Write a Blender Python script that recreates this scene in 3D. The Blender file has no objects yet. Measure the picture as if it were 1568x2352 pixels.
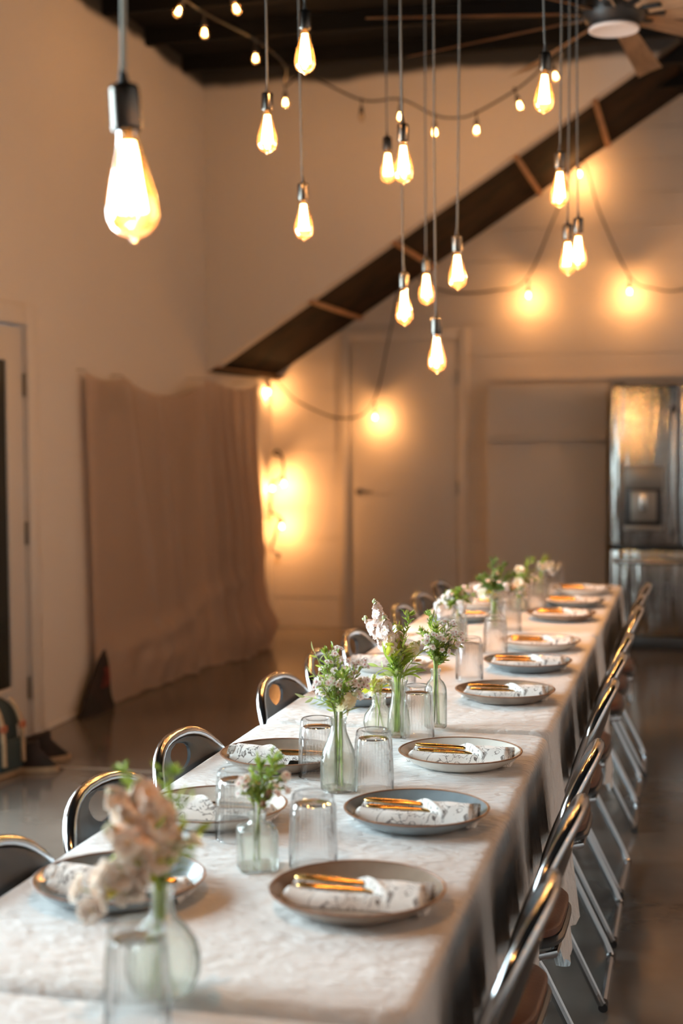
import bpy, bmesh, math, random
from mathutils import Vector, Matrix, noise
random.seed(7)
sc = bpy.context.scene
COL = sc.collection
PI = math.pi

# ------------------------------------------------------------------ camera
cam_data = bpy.data.cameras.new('camera')
cam = bpy.data.objects.new('camera', cam_data)
COL.objects.link(cam)
cam_data.sensor_fit = 'VERTICAL'
cam_data.sensor_height = 36.0
cam_data.lens = 36.0 * 3267 / 2352
cam_data.clip_start = 0.05
cam_data.dof.use_dof = True
cam_data.dof.focus_distance = 3.1
cam_data.dof.aperture_fstop = 2.4
CAM_M = (Matrix.Rotation(math.radians(14.0), 4, 'Z')
         @ Matrix.Rotation(PI / 2 - math.atan(176 / 3267), 4, 'X')
         @ Matrix.Rotation(math.radians(-0.35), 4, 'Z'))
cam.matrix_world = Matrix.Translation((0, 0, 1.45)) @ CAM_M
sc.camera = cam

# ------------------------------------------------------------------ world, exposure, daylight
world = bpy.data.worlds.new('overcast_sky')
sc.world = world
world.use_nodes = True
wbg = world.node_tree.nodes['Background']
wbg.inputs[0].default_value = (0.80, 0.90, 1.0, 1)
wbg.inputs[1].default_value = 1.0
sc.view_settings.view_transform = 'Standard'
sc.view_settings.look = 'None'
sc.view_settings.exposure = 0.0
sc.view_settings.gamma = 1.0
sc.view_settings.use_curve_mapping = False
sc.cycles.max_bounces = 10
sc.cycles.diffuse_bounces = 5
sc.cycles.glossy_bounces = 4
sc.cycles.transmission_bounces = 8
sc.cycles.transparent_max_bounces = 40
sc.cycles.caustics_reflective = False
sc.cycles.caustics_refractive = True
sc.cycles.sample_clamp_indirect = 4.0

WINDOW_POWER = 82.0                # per square metre of opening
WINDOW_COLOR = (0.73, 0.91, 1.0)
BULB_POWER = 10.0
STRING_POWER = 14.0
UPPER_STRING_POWER = 4.0
FILL_STRING_POWER = 20.0
WARM = (1.0, 0.47, 0.17)
XL, YB, YU, ZC = -3.12, 10.345, 8.87, 3.72      # left wall, back wall, upper wall, joist underside
XR, YN = 3.3, -3.6
WINDOWS = [(0.80, 2.75, 1.10, 2.90), (3.20, 4.95, 0.12, 2.35)]     # daylight openings in the left wall (y0, y1, z0, z1)
for k, (a, b, za, zb) in enumerate(WINDOWS):
    ld = bpy.data.lights.new('window_daylight', 'AREA')
    ld.shape = 'RECTANGLE'
    ld.size = b - a - 0.1
    ld.size_y = zb - za - 0.1
    ld.energy = WINDOW_POWER * (b - a) * (zb - za)
    ld.color = WINDOW_COLOR
    lo = bpy.data.objects.new('window_daylight', ld)
    COL.objects.link(lo)
    lo.location = (XL - 0.33, (a + b) / 2, (za + zb) / 2)
    lo.rotation_euler = (PI / 2, 0, -PI / 2)     # faces +X

# ------------------------------------------------------------------ materials
def nd(nt, t, **kw):
    n = nt.nodes.new(t)
    for k, v in kw.items():
        setattr(n, k, v)
    return n

def mat(name, col, rough=0.5, metal=0.0, var=0.0, var_scale=8.0, bump=0.0, bump_scale=60.0, stretch=(1, 1, 1),
        col2=None, spec=0.5, sheen=0.0, coat=0.0, subsurf=0.0, trans=0.0):
    m = bpy.data.materials.new(name)
    m.use_nodes = True
    nt = m.node_tree
    p = nt.nodes['Principled BSDF']
    p.inputs['Base Color'].default_value = (*col, 1)
    p.inputs['Roughness'].default_value = rough
    p.inputs['Metallic'].default_value = metal
    p.inputs['Specular IOR Level'].default_value = spec
    p.inputs['Coat Weight'].default_value = coat
    if sheen:
        p.inputs['Sheen Weight'].default_value = sheen
    if subsurf:
        p.inputs['Subsurface Weight'].default_value = subsurf
        p.inputs['Subsurface Radius'].default_value = (0.01, 0.008, 0.005)
    if var or bump or col2:
        tc = nd(nt, 'ShaderNodeTexCoord')
        mp = nd(nt, 'ShaderNodeMapping')
        mp.inputs['Scale'].default_value = stretch
        nt.links.new(tc.outputs['Object'], mp.inputs[0])
        if var or col2:
            n = nd(nt, 'ShaderNodeTexNoise')
            n.inputs['Scale'].default_value = var_scale
            n.inputs['Detail'].default_value = 5
            nt.links.new(mp.outputs[0], n.inputs['Vector'])
            r = nd(nt, 'ShaderNodeValToRGB')
            c2 = col2 or tuple(max(0, c * (1 - var)) for c in col)
            c1 = col if col2 else tuple(min(1, c * (1 + var * .5)) for c in col)
            r.color_ramp.elements[0].position = 0.35
            r.color_ramp.elements[1].position = 0.65
            r.color_ramp.elements[0].color = (*c2, 1)
            r.color_ramp.elements[1].color = (*c1, 1)
            nt.links.new(n.outputs['Fac'], r.inputs[0])
            nt.links.new(r.outputs[0], p.inputs['Base Color'])
        if bump:
            n2 = nd(nt, 'ShaderNodeTexNoise')
            n2.inputs['Scale'].default_value = bump_scale
            n2.inputs['Detail'].default_value = 4
            nt.links.new(mp.outputs[0], n2.inputs['Vector'])
            b = nd(nt, 'ShaderNodeBump')
            b.inputs['Strength'].default_value = bump
            b.inputs['Distance'].default_value = 0.01
            nt.links.new(n2.outputs['Fac'], b.inputs['Height'])
            nt.links.new(b.outputs[0], p.inputs['Normal'])
    return m

def mat_glass(name, tint=(0.97, 0.99, 0.98), refr=0.45, ior=1.45, rough=0.0, fres=1.45, milk=0.0, milkcol=(0.93, 0.95, 0.82)):
    m = bpy.data.materials.new(name)
    m.use_nodes = True
    nt = m.node_tree
    for n in list(nt.nodes):
        nt.nodes.remove(n)
    out = nd(nt, 'ShaderNodeOutputMaterial')
    tr = nd(nt, 'ShaderNodeBsdfTransparent')
    tr.inputs[0].default_value = (*tint, 1)
    rf = nd(nt, 'ShaderNodeBsdfGlass')
    rf.inputs['Color'].default_value = (*tint, 1)
    rf.inputs['IOR'].default_value = ior
    rf.inputs['Roughness'].default_value = rough
    gl = nd(nt, 'ShaderNodeBsdfGlossy')
    gl.inputs['Roughness'].default_value = 0.02
    m1 = nd(nt, 'ShaderNodeMixShader')
    m1.inputs[0].default_value = refr
    m2 = nd(nt, 'ShaderNodeMixShader')
    fr = nd(nt, 'ShaderNodeFresnel')
    fr.inputs[0].default_value = fres
    nt.links.new(tr.outputs[0], m1.inputs[1])
    nt.links.new(rf.outputs[0], m1.inputs[2])
    nt.links.new(fr.outputs[0], m2.inputs[0])
    nt.links.new(m1.outputs[0], m2.inputs[1])
    nt.links.new(gl.outputs[0], m2.inputs[2])
    last = m2
    if milk:            # slightly cloudy glass or water; for bulbs a tinted-in glow
        tl = nd(nt, 'ShaderNodeBsdfTranslucent')
        tl.inputs[0].default_value = (*milkcol, 1)
        m3 = nd(nt, 'ShaderNodeMixShader')
        m3.inputs[0].default_value = milk
        nt.links.new(m2.outputs[0], m3.inputs[1])
        nt.links.new(tl.outputs[0], m3.inputs[2])
        last = m3
    nt.links.new(last.outputs[0], out.inputs[0])
    return m

def mat_emit(name, col, strength):
    m = bpy.data.materials.new(name)
    m.use_nodes = True
    p = m.node_tree.nodes['Principled BSDF']
    p.inputs['Base Color'].default_value = (*col, 1)
    p.inputs['Emission Color'].default_value = (*col, 1)
    p.inputs['Emission Strength'].default_value = strength
    return m

def mat_attr(name, rough=0.6, trans=0.25):
    """petals and leaves: colour from the mesh's colour attribute, a little translucent"""
    m = bpy.data.materials.new(name)
    m.use_nodes = True
    nt = m.node_tree
    p = nt.nodes['Principled BSDF']
    p.inputs['Roughness'].default_value = rough
    at = nd(nt, 'ShaderNodeVertexColor', layer_name='col')
    oi = nd(nt, 'ShaderNodeObjectInfo')
    hs = nd(nt, 'ShaderNodeHueSaturation')
    mr = nd(nt, 'ShaderNodeMapRange')
    mr.inputs['To Min'].default_value = 0.95
    mr.inputs['To Max'].default_value = 1.15
    nt.links.new(oi.outputs['Random'], mr.inputs['Value'])
    nt.links.new(mr.outputs[0], hs.inputs['Value'])
    nt.links.new(at.outputs['Color'], hs.inputs['Color'])
    nt.links.new(hs.outputs[0], p.inputs['Base Color'])
    tl = nd(nt, 'ShaderNodeBsdfTranslucent')
    nt.links.new(hs.outputs[0], tl.inputs[0])
    mx = nd(nt, 'ShaderNodeMixShader')
    mx.inputs[0].default_value = trans
    out = nt.nodes['Material Output']
    nt.links.new(p.outputs[0], mx.inputs[1])
    nt.links.new(tl.outputs[0], mx.inputs[2])
    nt.links.new(mx.outputs[0], out.inputs[0])
    return m

def mat_wall():
    """white painted wall with black ceiling overspray along its ragged top edge"""
    m = mat('wall_paint_oversprayed', (0.57, 0.525, 0.485), 0.75, bump=0.08, bump_scale=90)
    nt = m.node_tree
    p = nt.nodes['Principled BSDF']
    g = nd(nt, 'ShaderNodeNewGeometry')
    sx = nd(nt, 'ShaderNodeSeparateXYZ')
    nt.links.new(g.outputs['Position'], sx.inputs[0])
    n = nd(nt, 'ShaderNodeTexNoise')
    n.inputs['Scale'].default_value = 1.6
    n.inputs['Detail'].default_value = 3
    nt.links.new(g.outputs['Position'], n.inputs['Vector'])
    mul = nd(nt, 'ShaderNodeMath', operation='MULTIPLY_ADD')
    mul.inputs[1].default_value = 0.14
    nt.links.new(n.outputs['Fac'], mul.inputs[0])
    nt.links.new(sx.outputs['Z'], mul.inputs[2])
    mr = nd(nt, 'ShaderNodeMapRange')
    mr.interpolation_type = 'SMOOTHSTEP'
    mr.inputs['From Min'].default_value = ZC + 0.035
    mr.inputs['From Max'].default_value = ZC + 0.10
    nt.links.new(mul.outputs[0], mr.inputs['Value'])
    mx = nd(nt, 'ShaderNodeMix', data_type='RGBA')
    nt.links.new(mr.outputs[0], mx.inputs['Factor'])
    mx.inputs['A'].default_value = (0.57, 0.525, 0.485, 1)
    mx.inputs['B'].default_value = (0.02, 0.02, 0.02, 1)
    nt.links.new(mx.outputs['Result'], p.inputs['Base Color'])
    return m

def mat_floor():
    m = mat('polished_concrete', (0.165, 0.145, 0.125), 0.22, col2=(0.085, 0.073, 0.062), var_scale=1.3, bump=0.05, bump_scale=14)
    nt = m.node_tree
    p = nt.nodes['Principled BSDF']
    tc = nd(nt, 'ShaderNodeTexCoord')
    n = nd(nt, 'ShaderNodeTexNoise')
    n.inputs['Scale'].default_value = 5
    n.inputs['Detail'].default_value = 8
    nt.links.new(tc.outputs['Object'], n.inputs['Vector'])
    mr = nd(nt, 'ShaderNodeMapRange')
    mr.inputs['To Min'].default_value = 0.07
    mr.inputs['To Max'].default_value = 0.19
    nt.links.new(n.outputs['Fac'], mr.inputs['Value'])
    nt.links.new(mr.outputs[0], p.inputs['Roughness'])
    return m

def mat_napkin():
    """off-white cotton printed with thin grey-brown toile scrolls"""
    m = mat('toile_cotton', (0.80, 0.76, 0.72), 0.85, sheen=0.2)
    nt = m.node_tree
    p = nt.nodes['Principled BSDF']
    tc = nd(nt, 'ShaderNodeTexCoord')
    n = nd(nt, 'ShaderNodeTexNoise')
    n.inputs['Scale'].default_value = 38
    n.inputs['Detail'].default_value = 2.5
    n.inputs['Distortion'].default_value = 1.6
    nt.links.new(tc.outputs['Object'], n.inputs['Vector'])
    # contour lines of the noise: |fract(n*6)-.5| small
    ml = nd(nt, 'ShaderNodeMath', operation='MULTIPLY'); ml.inputs[1].default_value = 5.0
    fr = nd(nt, 'ShaderNodeMath', operation='FRACT')
    sb = nd(nt, 'ShaderNodeMath', operation='SUBTRACT'); sb.inputs[1].default_value = 0.5
    ab = nd(nt, 'ShaderNodeMath', operation='ABSOLUTE')
    nt.links.new(n.outputs['Fac'], ml.inputs[0]); nt.links.new(ml.outputs[0], fr.inputs[0])
    nt.links.new(fr.outputs[0], sb.inputs[0]); nt.links.new(sb.outputs[0], ab.inputs[0])
    ln = nd(nt, 'ShaderNodeMapRange')
    ln.inputs['From Min'].default_value = 0.05; ln.inputs['From Max'].default_value = 0.14
    ln.inputs['To Min'].default_value = 1.0; ln.inputs['To Max'].default_value = 0.0
    nt.links.new(ab.outputs[0], ln.inputs['Value'])
    n2 = nd(nt, 'ShaderNodeTexNoise'); n2.inputs['Scale'].default_value = 17
    nt.links.new(tc.outputs['Object'], n2.inputs['Vector'])
    msk = nd(nt, 'ShaderNodeMapRange')
    msk.inputs['From Min'].default_value = 0.36; msk.inputs['From Max'].default_value = 0.46
    nt.links.new(n2.outputs['Fac'], msk.inputs['Value'])
    pr = nd(nt, 'ShaderNodeMath', operation='MULTIPLY')
    nt.links.new(ln.outputs[0], pr.inputs[0]); nt.links.new(msk.outputs[0], pr.inputs[1])
    mx = nd(nt, 'ShaderNodeMix', data_type='RGBA')
    nt.links.new(pr.outputs[0], mx.inputs['Factor'])
    mx.inputs['A'].default_value = (0.80, 0.76, 0.72, 1)
    mx.inputs['B'].default_value = (0.17, 0.14, 0.125, 1)
    nt.links.new(mx.outputs['Result'], p.inputs['Base Color'])
    return m

def mat_cloth():
    m = mat('white_linen', (0.80, 0.78, 0.765), 0.9, sheen=0.25)
    nt = m.node_tree
    p = nt.nodes['Principled BSDF']
    tc = nd(nt, 'ShaderNodeTexCoord')
    mp = nd(nt, 'ShaderNodeMapping')
    mp.inputs['Rotation'].default_value = (0, 0, 0.6)
    mp.inputs['Scale'].default_value = (1, 2.6, 1)
    nt.links.new(tc.outputs['Object'], mp.inputs[0])
    n = nd(nt, 'ShaderNodeTexNoise'); n.inputs['Scale'].default_value = 34; n.inputs['Detail'].default_value = 7
    nt.links.new(mp.outputs[0], n.inputs['Vector'])
    b = nd(nt, 'ShaderNodeBump'); b.inputs['Strength'].default_value = 1.0; b.inputs['Distance'].default_value = 0.011
    nt.links.new(n.outputs['Fac'], b.inputs['Height'])
    n2 = nd(nt, 'ShaderNodeTexNoise'); n2.inputs['Scale'].default_value = 300
    nt.links.new(tc.outputs['Object'], n2.inputs['Vector'])
    b2 = nd(nt, 'ShaderNodeBump'); b2.inputs['Strength'].default_value = 0.12; b2.inputs['Distance'].default_value = 0.002
    nt.links.new(n2.outputs['Fac'], b2.inputs['Height'])
    nt.links.new(b.outputs[0], b2.inputs['Normal'])
    nt.links.new(b2.outputs[0], p.inputs['Normal'])
    return m

def mat_drape():
    m = mat('sheer_taupe_drape', (0.66, 0.53, 0.44), 0.9, bump=0.1, bump_scale=200)
    nt = m.node_tree
    p = nt.nodes['Principled BSDF']
    tl = nd(nt, 'ShaderNodeBsdfTranslucent'); tl.inputs[0].default_value = (0.66, 0.53, 0.44, 1)
    tp = nd(nt, 'ShaderNodeBsdfTransparent')
    m1 = nd(nt, 'ShaderNodeMixShader'); m1.inputs[0].default_value = 0.25
    m2 = nd(nt, 'ShaderNodeMixShader'); m2.inputs[0].default_value = 0.14
    nt.links.new(p.outputs[0], m1.inputs[1]); nt.links.new(tl.outputs[0], m1.inputs[2])
    nt.links.new(m1.outputs[0], m2.inputs[1]); nt.links.new(tp.outputs[0], m2.inputs[2])
    nt.links.new(m2.outputs[0], nt.nodes['Material Output'].inputs[0])
    return m

def mat_steel_door():
    """brushed stainless sheet, slightly wavy so reflections swim"""
    m = mat('stainless_sheet', (0.46, 0.45, 0.44), 0.06, metal=1.0)
    nt = m.node_tree
    p = nt.nodes['Principled BSDF']
    tc = nd(nt, 'ShaderNodeTexCoord')
    mp = nd(nt, 'ShaderNodeMapping'); mp.inputs['Scale'].default_value = (9, 1, 1.0)
    nt.links.new(tc.outputs['Object'], mp.inputs[0])
    n = nd(nt, 'ShaderNodeTexNoise'); n.inputs['Scale'].default_value = 2.4; n.inputs['Detail'].default_value = 1.0
    nt.links.new(mp.outputs[0], n.inputs['Vector'])
    b = nd(nt, 'ShaderNodeBump'); b.inputs['Strength'].default_value = 0.22; b.inputs['Distance'].default_value = 0.03
    nt.links.new(n.outputs['Fac'], b.inputs['Height'])
    # fine horizontal brushing spreads reflections up and down
    mp2 = nd(nt, 'ShaderNodeMapping'); mp2.inputs['Scale'].default_value = (3, 3, 500)
    nt.links.new(tc.outputs['Object'], mp2.inputs[0])
    n2 = nd(nt, 'ShaderNodeTexNoise'); n2.inputs['Scale'].default_value = 1.0; n2.inputs['Detail'].default_value = 2
    nt.links.new(mp2.outputs[0], n2.inputs['Vector'])
    b2 = nd(nt, 'ShaderNodeBump'); b2.inputs['Strength'].default_value = 0.30; b2.inputs['Distance'].default_value = 0.001
    nt.links.new(n2.outputs['Fac'], b2.inputs['Height'])
    nt.links.new(b.outputs[0], b2.inputs['Normal'])
    nt.links.new(b2.outputs[0], p.inputs['Normal'])
    return m

M = dict(
    wall=mat_wall(),
    wall_plain=mat('wall_paint', (0.57, 0.525, 0.485), 0.75, bump=0.08, bump_scale=90),
    wall_bounce=mat('bounce_wall_paint', (0.82, 0.81, 0.79), 0.75, bump=0.08, bump_scale=90),  # unseen walls made paler to bounce daylight onto the left wall
    trim=mat('trim_paint', (0.55, 0.51, 0.475), 0.5, bump=0.04, bump_scale=40),
    floor=mat_floor(),
    ceiling=mat('black_ceiling_paint', (0.0055, 0.0055, 0.0055), 0.9, bump=0.2, bump_scale=20, spec=0.15),
    soffit=mat('dark_raw_timber', (0.008, 0.007, 0.006), 0.9, spec=0.1, col2=(0.028, 0.016, 0.009), var_scale=5, bump=0.3, bump_scale=25),
    batten=mat('pine_batten', (0.36, 0.19, 0.095), 0.65, var=0.3, var_scale=20),
    darkglass=mat('dark_door_glass', (0.012, 0.015, 0.014), 0.08),
    hinge=mat('hinge_steel', (0.28, 0.26, 0.23), 0.4, metal=0.8),
    cloth=mat_cloth(),
    chrome=mat('chrome_tube', (0.50, 0.51, 0.53), 0.14, metal=1.0, bump=0.01, bump_scale=50),
    chair_black=mat('black_chair_shell', (0.035, 0.040, 0.045), 0.34, bump=0.06, bump_scale=400),
    seat_brown=mat('brown_vinyl', (0.115, 0.044, 0.024), 0.42, var=0.25, var_scale=12, bump=0.1, bump_scale=150),
    rubber=mat('black_rubber', (0.015, 0.015, 0.015), 0.7, bump=0.05),
    taupe=mat('taupe_glaze', (0.27, 0.205, 0.155), 0.22, var=0.15, var_scale=25, coat=0.3),
    bluegrey=mat('blue_grey_glaze', (0.215, 0.262, 0.288), 0.2, var=0.15, var_scale=25, coat=0.3),
    cream=mat('cream_glaze', (0.72, 0.69, 0.63), 0.2, var=0.08, var_scale=25, coat=0.3),
    rim_brown=mat('bare_clay_rim', (0.20, 0.10, 0.06), 0.45, var=0.3, var_scale=60),
    napkin=mat_napkin(),
    gold=mat('gold_cutlery', (0.85, 0.50, 0.17), 0.2, metal=1.0, bump=0.02, bump_scale=80),
    tumbler=mat_glass('tumbler_glass', (0.998, 0.999, 0.998), 0.22, 1.45, fres=1.12),
    vase=mat_glass('vase_glass', (0.996, 0.999, 0.996), 0.25, 1.40, fres=1.12, milk=0.05),
    water=mat_glass('water', (0.990, 0.997, 0.978), 0.2, 1.2, fres=1.06, milk=0.10),
    bulb=mat_glass('bulb_glass', (1.0, 0.93, 0.80), 0.0, 1.2, fres=1.4, milk=0.024, milkcol=(1.0, 0.62, 0.28)),  # orange translucency imitates the golden glow in the glass
    filament=mat_emit('filament', (1.0, 0.62, 0.24), 55.0),
    small_glow=mat_emit('small_filament', (1.0, 0.60, 0.22), 60.0),
    socket=mat('black_nickel_socket', (0.10, 0.09, 0.08), 0.25, metal=1.0, bump=0.01),
    cord_grey=mat('grey_fabric_cord', (0.065, 0.065, 0.06), 0.8, bump=0.2, bump_scale=900),
    cord_pale=mat('pale_fabric_cord', (0.46, 0.44, 0.38), 0.8, bump=0.2, bump_scale=900),
    cord_black=mat('black_rubber_cord', (0.02, 0.018, 0.016), 0.6, bump=0.05),
    cord_brown=mat('brown_rubber_cord', (0.07, 0.048, 0.033), 0.6, bump=0.05),
    drape=mat_drape(),
    steel=mat('stainless_steel', (0.50, 0.50, 0.49), 0.25, metal=1.0, bump=0.02, bump_scale=120, stretch=(1, 1, 0.05)),
    steel_door=mat_steel_door(),
    dark_plastic=mat('dark_plastic', (0.02, 0.021, 0.022), 0.35, bump=0.02),
    grey_plastic=mat('grey_panel', (0.24, 0.225, 0.205), 0.35, metal=0.4, bump=0.02),
    fan_blade=mat('fan_blade_wood', (0.50, 0.31, 0.18), 0.55, var=0.25, var_scale=6, stretch=(1, 6, 1)),
    fan_dark=mat('fan_dark_metal', (0.02, 0.02, 0.02), 0.45, metal=0.5, bump=0.02),
    fan_disc=mat('fan_white_disc', (0.72, 0.66, 0.64), 0.5, bump=0.02),
    pack=mat('dark_green_canvas', (0.018, 0.032, 0.032), 0.8, bump=0.3, bump_scale=200),
    tan=mat('tan_leather', (0.34, 0.22, 0.12), 0.55, var=0.2, var_scale=30),
    rust=mat('rust_leather', (0.32, 0.09, 0.03), 0.5, var=0.2, var_scale=30),
    bundle=mat('dark_patterned_cloth', (0.010, 0.008, 0.007), 0.95, col2=(0.022, 0.011, 0.009), var_scale=9, bump=0.4, bump_scale=40),
    red_cloth=mat('dull_red_cloth', (0.30, 0.05, 0.04), 0.9, col2=(0.05, 0.02, 0.018), var_scale=22, bump=0.3),
    petal=mat_attr('petal', 0.7, 0.18),
    leaf=mat_attr('leaf', 0.5, 0.35),
    stem=mat('green_stem', (0.36, 0.48, 0.10), 0.5, var=0.25, var_scale=40),
    twig=mat('brown_green_twig', (0.13, 0.13, 0.05), 0.6, var=0.3, var_scale=60),
    green_box=mat('dark_green_paint', (0.03, 0.04, 0.022), 0.5, var=0.2),
    table_top=mat('grey_table_laminate', (0.35, 0.33, 0.31), 0.5, bump=0.05),
)

# ------------------------------------------------------------------ object helpers
def link(o, parent=None):
    COL.objects.link(o)
    if parent:
        o.parent = parent
    return o

def finish(me, m, sharp=40):
    if isinstance(m, str):
        m = M[m]
    me.materials.append(m)
    me.polygons.foreach_set('use_smooth', [True] * len(me.polygons))
    if sharp:
        me.set_sharp_from_angle(angle=math.radians(sharp))
    return me

def mobj(name, me, parent=None, loc=None, rot=None):
    o = bpy.data.objects.new(name, me)
    link(o, parent)
    if loc is not None:
        o.location = loc
    if rot is not None:
        o.rotation_euler = rot
    return o

def from_bm(bm, name, m, sharp=40):
    me = bpy.data.meshes.new(name)
    bm.normal_update()
    bm.to_mesh(me)
    bm.free()
    return finish(me, m, sharp)

def obj(name, bm, m, parent=None, loc=None, rot=None, sharp=40):
    return mobj(name, from_bm(bm, name, m, sharp), parent, loc, rot)

def thing(name, label, cat, loc=(0, 0, 0), rz=0.0, group=None):
    o = bpy.data.objects.new(name, None)
    o.empty_display_size = 0.05
    link(o)
    o.location = loc
    o.rotation_euler = (0, 0, rz)
    return tag(o, label, cat, group)

def tag(o, label, cat, group=None):
    o['label'] = label
    o['category'] = cat
    if group:
        o['group'] = group
    return o

def struct(o):
    o['kind'] = 'structure'
    return o

def copy_tree(o, parent=None):
    c = o.copy()
    link(c)
    c.parent = parent
    for ch in [x for x in o.children]:
        copy_tree(ch, c)
    return c

# ------------------------------------------------------------------ shape helpers
def box(bm, x0, x1, y0, y1, z0, z1, bev=0.0, seg=2):
    b = bmesh.new()
    bmesh.ops.create_cube(b, size=1)
    for v in b.verts:
        v.co = Vector(((x0 + x1) / 2 + v.co.x * (x1 - x0), (y0 + y1) / 2 + v.co.y * (y1 - y0), (z0 + z1) / 2 + v.co.z * (z1 - z0)))
    if bev:
        bmesh.ops.bevel(b, geom=b.edges[:], offset=bev, segments=seg, affect='EDGES', profile=0.5)
    join(bm, b)

def join(bm, b, mtx=None):
    if mtx is not None:
        bmesh.ops.transform(b, matrix=mtx, verts=b.verts[:])
    vm = {}
    for v in b.verts:
        vm[v] = bm.verts.new(v.co)
    for f in b.faces:
        try:
            bm.faces.new([vm[v] for v in f.verts])
        except ValueError:
            pass
    b.free()

def boxm(*a, **k):
    bm = bmesh.new()
    box(bm, *a, **k)
    return bm

def tube(bm, pts, r, n=8, cap=True, closed=False):
    pts = [Vector(p) for p in pts]
    L = len(pts)
    rad = r if isinstance(r, (list, tuple)) else [r] * L
    rings = []
    up = None
    for i, p in enumerate(pts):
        if closed:
            t = pts[(i + 1) % L] - pts[i - 1]
        else:
            t = pts[min(i + 1, L - 1)] - pts[max(i - 1, 0)]
        t.normalize()
        if up is None:
            up = Vector((0, 0, 1)) if abs(t.z) < 0.9 else Vector((1, 0, 0))
        a = (up - t * up.dot(t))
        if a.length < 1e-5:
            a = t.orthogonal()
        a.normalize()
        up = a
        b = t.cross(a)
        rings.append([bm.verts.new(p + (a * math.cos(2 * PI * k / n) + b * math.sin(2 * PI * k / n)) * rad[i]) for k in range(n)])
    R = L if closed else L - 1
    for i in range(R):
        A, B = rings[i], rings[(i + 1) % L]
        for k in range(n):
            bm.faces.new((A[k], A[(k + 1) % n], B[(k + 1) % n], B[k]))
    if cap and not closed:
        bm.faces.new(list(reversed(rings[0])))
        bm.faces.new(rings[-1])

def tubem(pts, r, n=8, **k):
    bm = bmesh.new()
    tube(bm, pts, r, n, **k)
    return bm

def smooth_path(pts, k=6):
    """Catmull-Rom through the points"""
    pts = [Vector(p) for p in pts]
    P = [pts[0] * 2 - pts[1]] + pts + [pts[-1] * 2 - pts[-2]]
    out = []
    for i in range(1, len(P) - 2):
        for j in range(k):
            t = j / k
            a, b, c, d = P[i - 1], P[i], P[i + 1], P[i + 2]
            out.append(0.5 * ((2 * b) + (c - a) * t + (2 * a - 5 * b + 4 * c - d) * t * t + (3 * b - a - 3 * c + d) * t ** 3))
    out.append(pts[-1])
    return out

def lathe(bm, prof, n=32, closed=False, mod=None):
    """prof: list of (r, z); r==0 makes a pole"""
    rings = []
    for i, (r, z) in enumerate(prof):
        if r < 1e-6:
            rings.append([bm.verts.new((0, 0, z))])
        else:
            ring = []
            for k in range(n):
                a = 2 * PI * k / n
                rr = r + (mod(i, a) if mod else 0)
                ring.append(bm.verts.new((rr * math.cos(a), rr * math.sin(a), z)))
            rings.append(ring)
    m = len(rings)
    for i in range(m if closed else m - 1):
        A, B = rings[i], rings[(i + 1) % m]
        if len(A) == 1 and len(B) == 1:
            continue
        for k in range(n):
            k2 = (k + 1) % n
            if len(A) == 1:
                bm.faces.new((A[0], B[k2], B[k]))
            elif len(B) == 1:
                bm.faces.new((A[k], A[k2], B[0]))
            else:
                bm.faces.new((A[k], A[k2], B[k2], B[k]))

def lathem(prof, n=32, **k):
    bm = bmesh.new()
    lathe(bm, prof, n, **k)
    return bm

def grid(bm, nu, nv, fn):
    vs = [[bm.verts.new(fn(i / nu, j / nv)) for j in range(nv + 1)] for i in range(nu + 1)]
    for i in range(nu):
        for j in range(nv):
            bm.faces.new((vs[i][j], vs[i + 1][j], vs[i + 1][j + 1], vs[i][j + 1]))
    return vs

def poly_prism(bm, pts, axis, a, b):
    """extrude a polygon given in the plane normal to axis between a and b"""
    def mk(p, q):
        if axis == 'y':
            return (p[0], q, p[1])
        if axis == 'x':
            return (q, p[0], p[1])
        return (p[0], p[1], q)
    A = [bm.verts.new(mk(p, a)) for p in pts]
    B = [bm.verts.new(mk(p, b)) for p in pts]
    bm.faces.new(A)
    bm.faces.new(list(reversed(B)))
    n = len(pts)
    for i in range(n):
        bm.faces.new((A[i], B[i], B[(i + 1) % n], A[(i + 1) % n]))
    bmesh.ops.recalc_face_normals(bm, faces=bm.faces[:])

# ================================================================== THE ROOM
struct(obj('floor', boxm(XL - .3, XR + .3, YN - .3, YB + .3, -0.12, 0.0), 'floor'))
# thin pale strip across part of the concrete
flo = bpy.data.objects['floor']
M['pale_line'] = mat('pale_line_mat', (0.30, 0.27, 0.235), 0.4, bump=0.05)
obj('pale_strip', boxm(-3.10, -1.2, 5.70, 5.725, -0.004, 0.0012), 'pale_line', flo)

# left wall with two daylight windows and the door opening
D1 = dict(y0=5.33, y1=6.27, z=1.985)
bm = bmesh.new()
ys = [YN - .3, WINDOWS[0][0], WINDOWS[0][1], WINDOWS[1][0], WINDOWS[1][1], D1['y0'], D1['y1'], YB + .3]
ZT = 3.86
for i in range(7):
    a, b = ys[i], ys[i + 1]
    if i in (1, 3):
        wz = WINDOWS[0 if i == 1 else 1][2:]
        box(bm, XL - .36, XL, a, b, 0, wz[0]); box(bm, XL - .36, XL, a, b, wz[1], ZT)
    elif i == 5:
        box(bm, XL - .36, XL, a, b, D1['z'], ZT)
    else:
        box(bm, XL - .36, XL, a, b, 0, ZT)
struct(obj('wall_left', bm, 'wall'))
struct(obj('wall_right', boxm(XR, XR + .2, YN, YB, 0, ZT), 'wall_bounce'))
struct(obj('wall_near', boxm(XL, XR, YN - .2, YN, 0, ZT), 'wall_bounce'))
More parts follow.
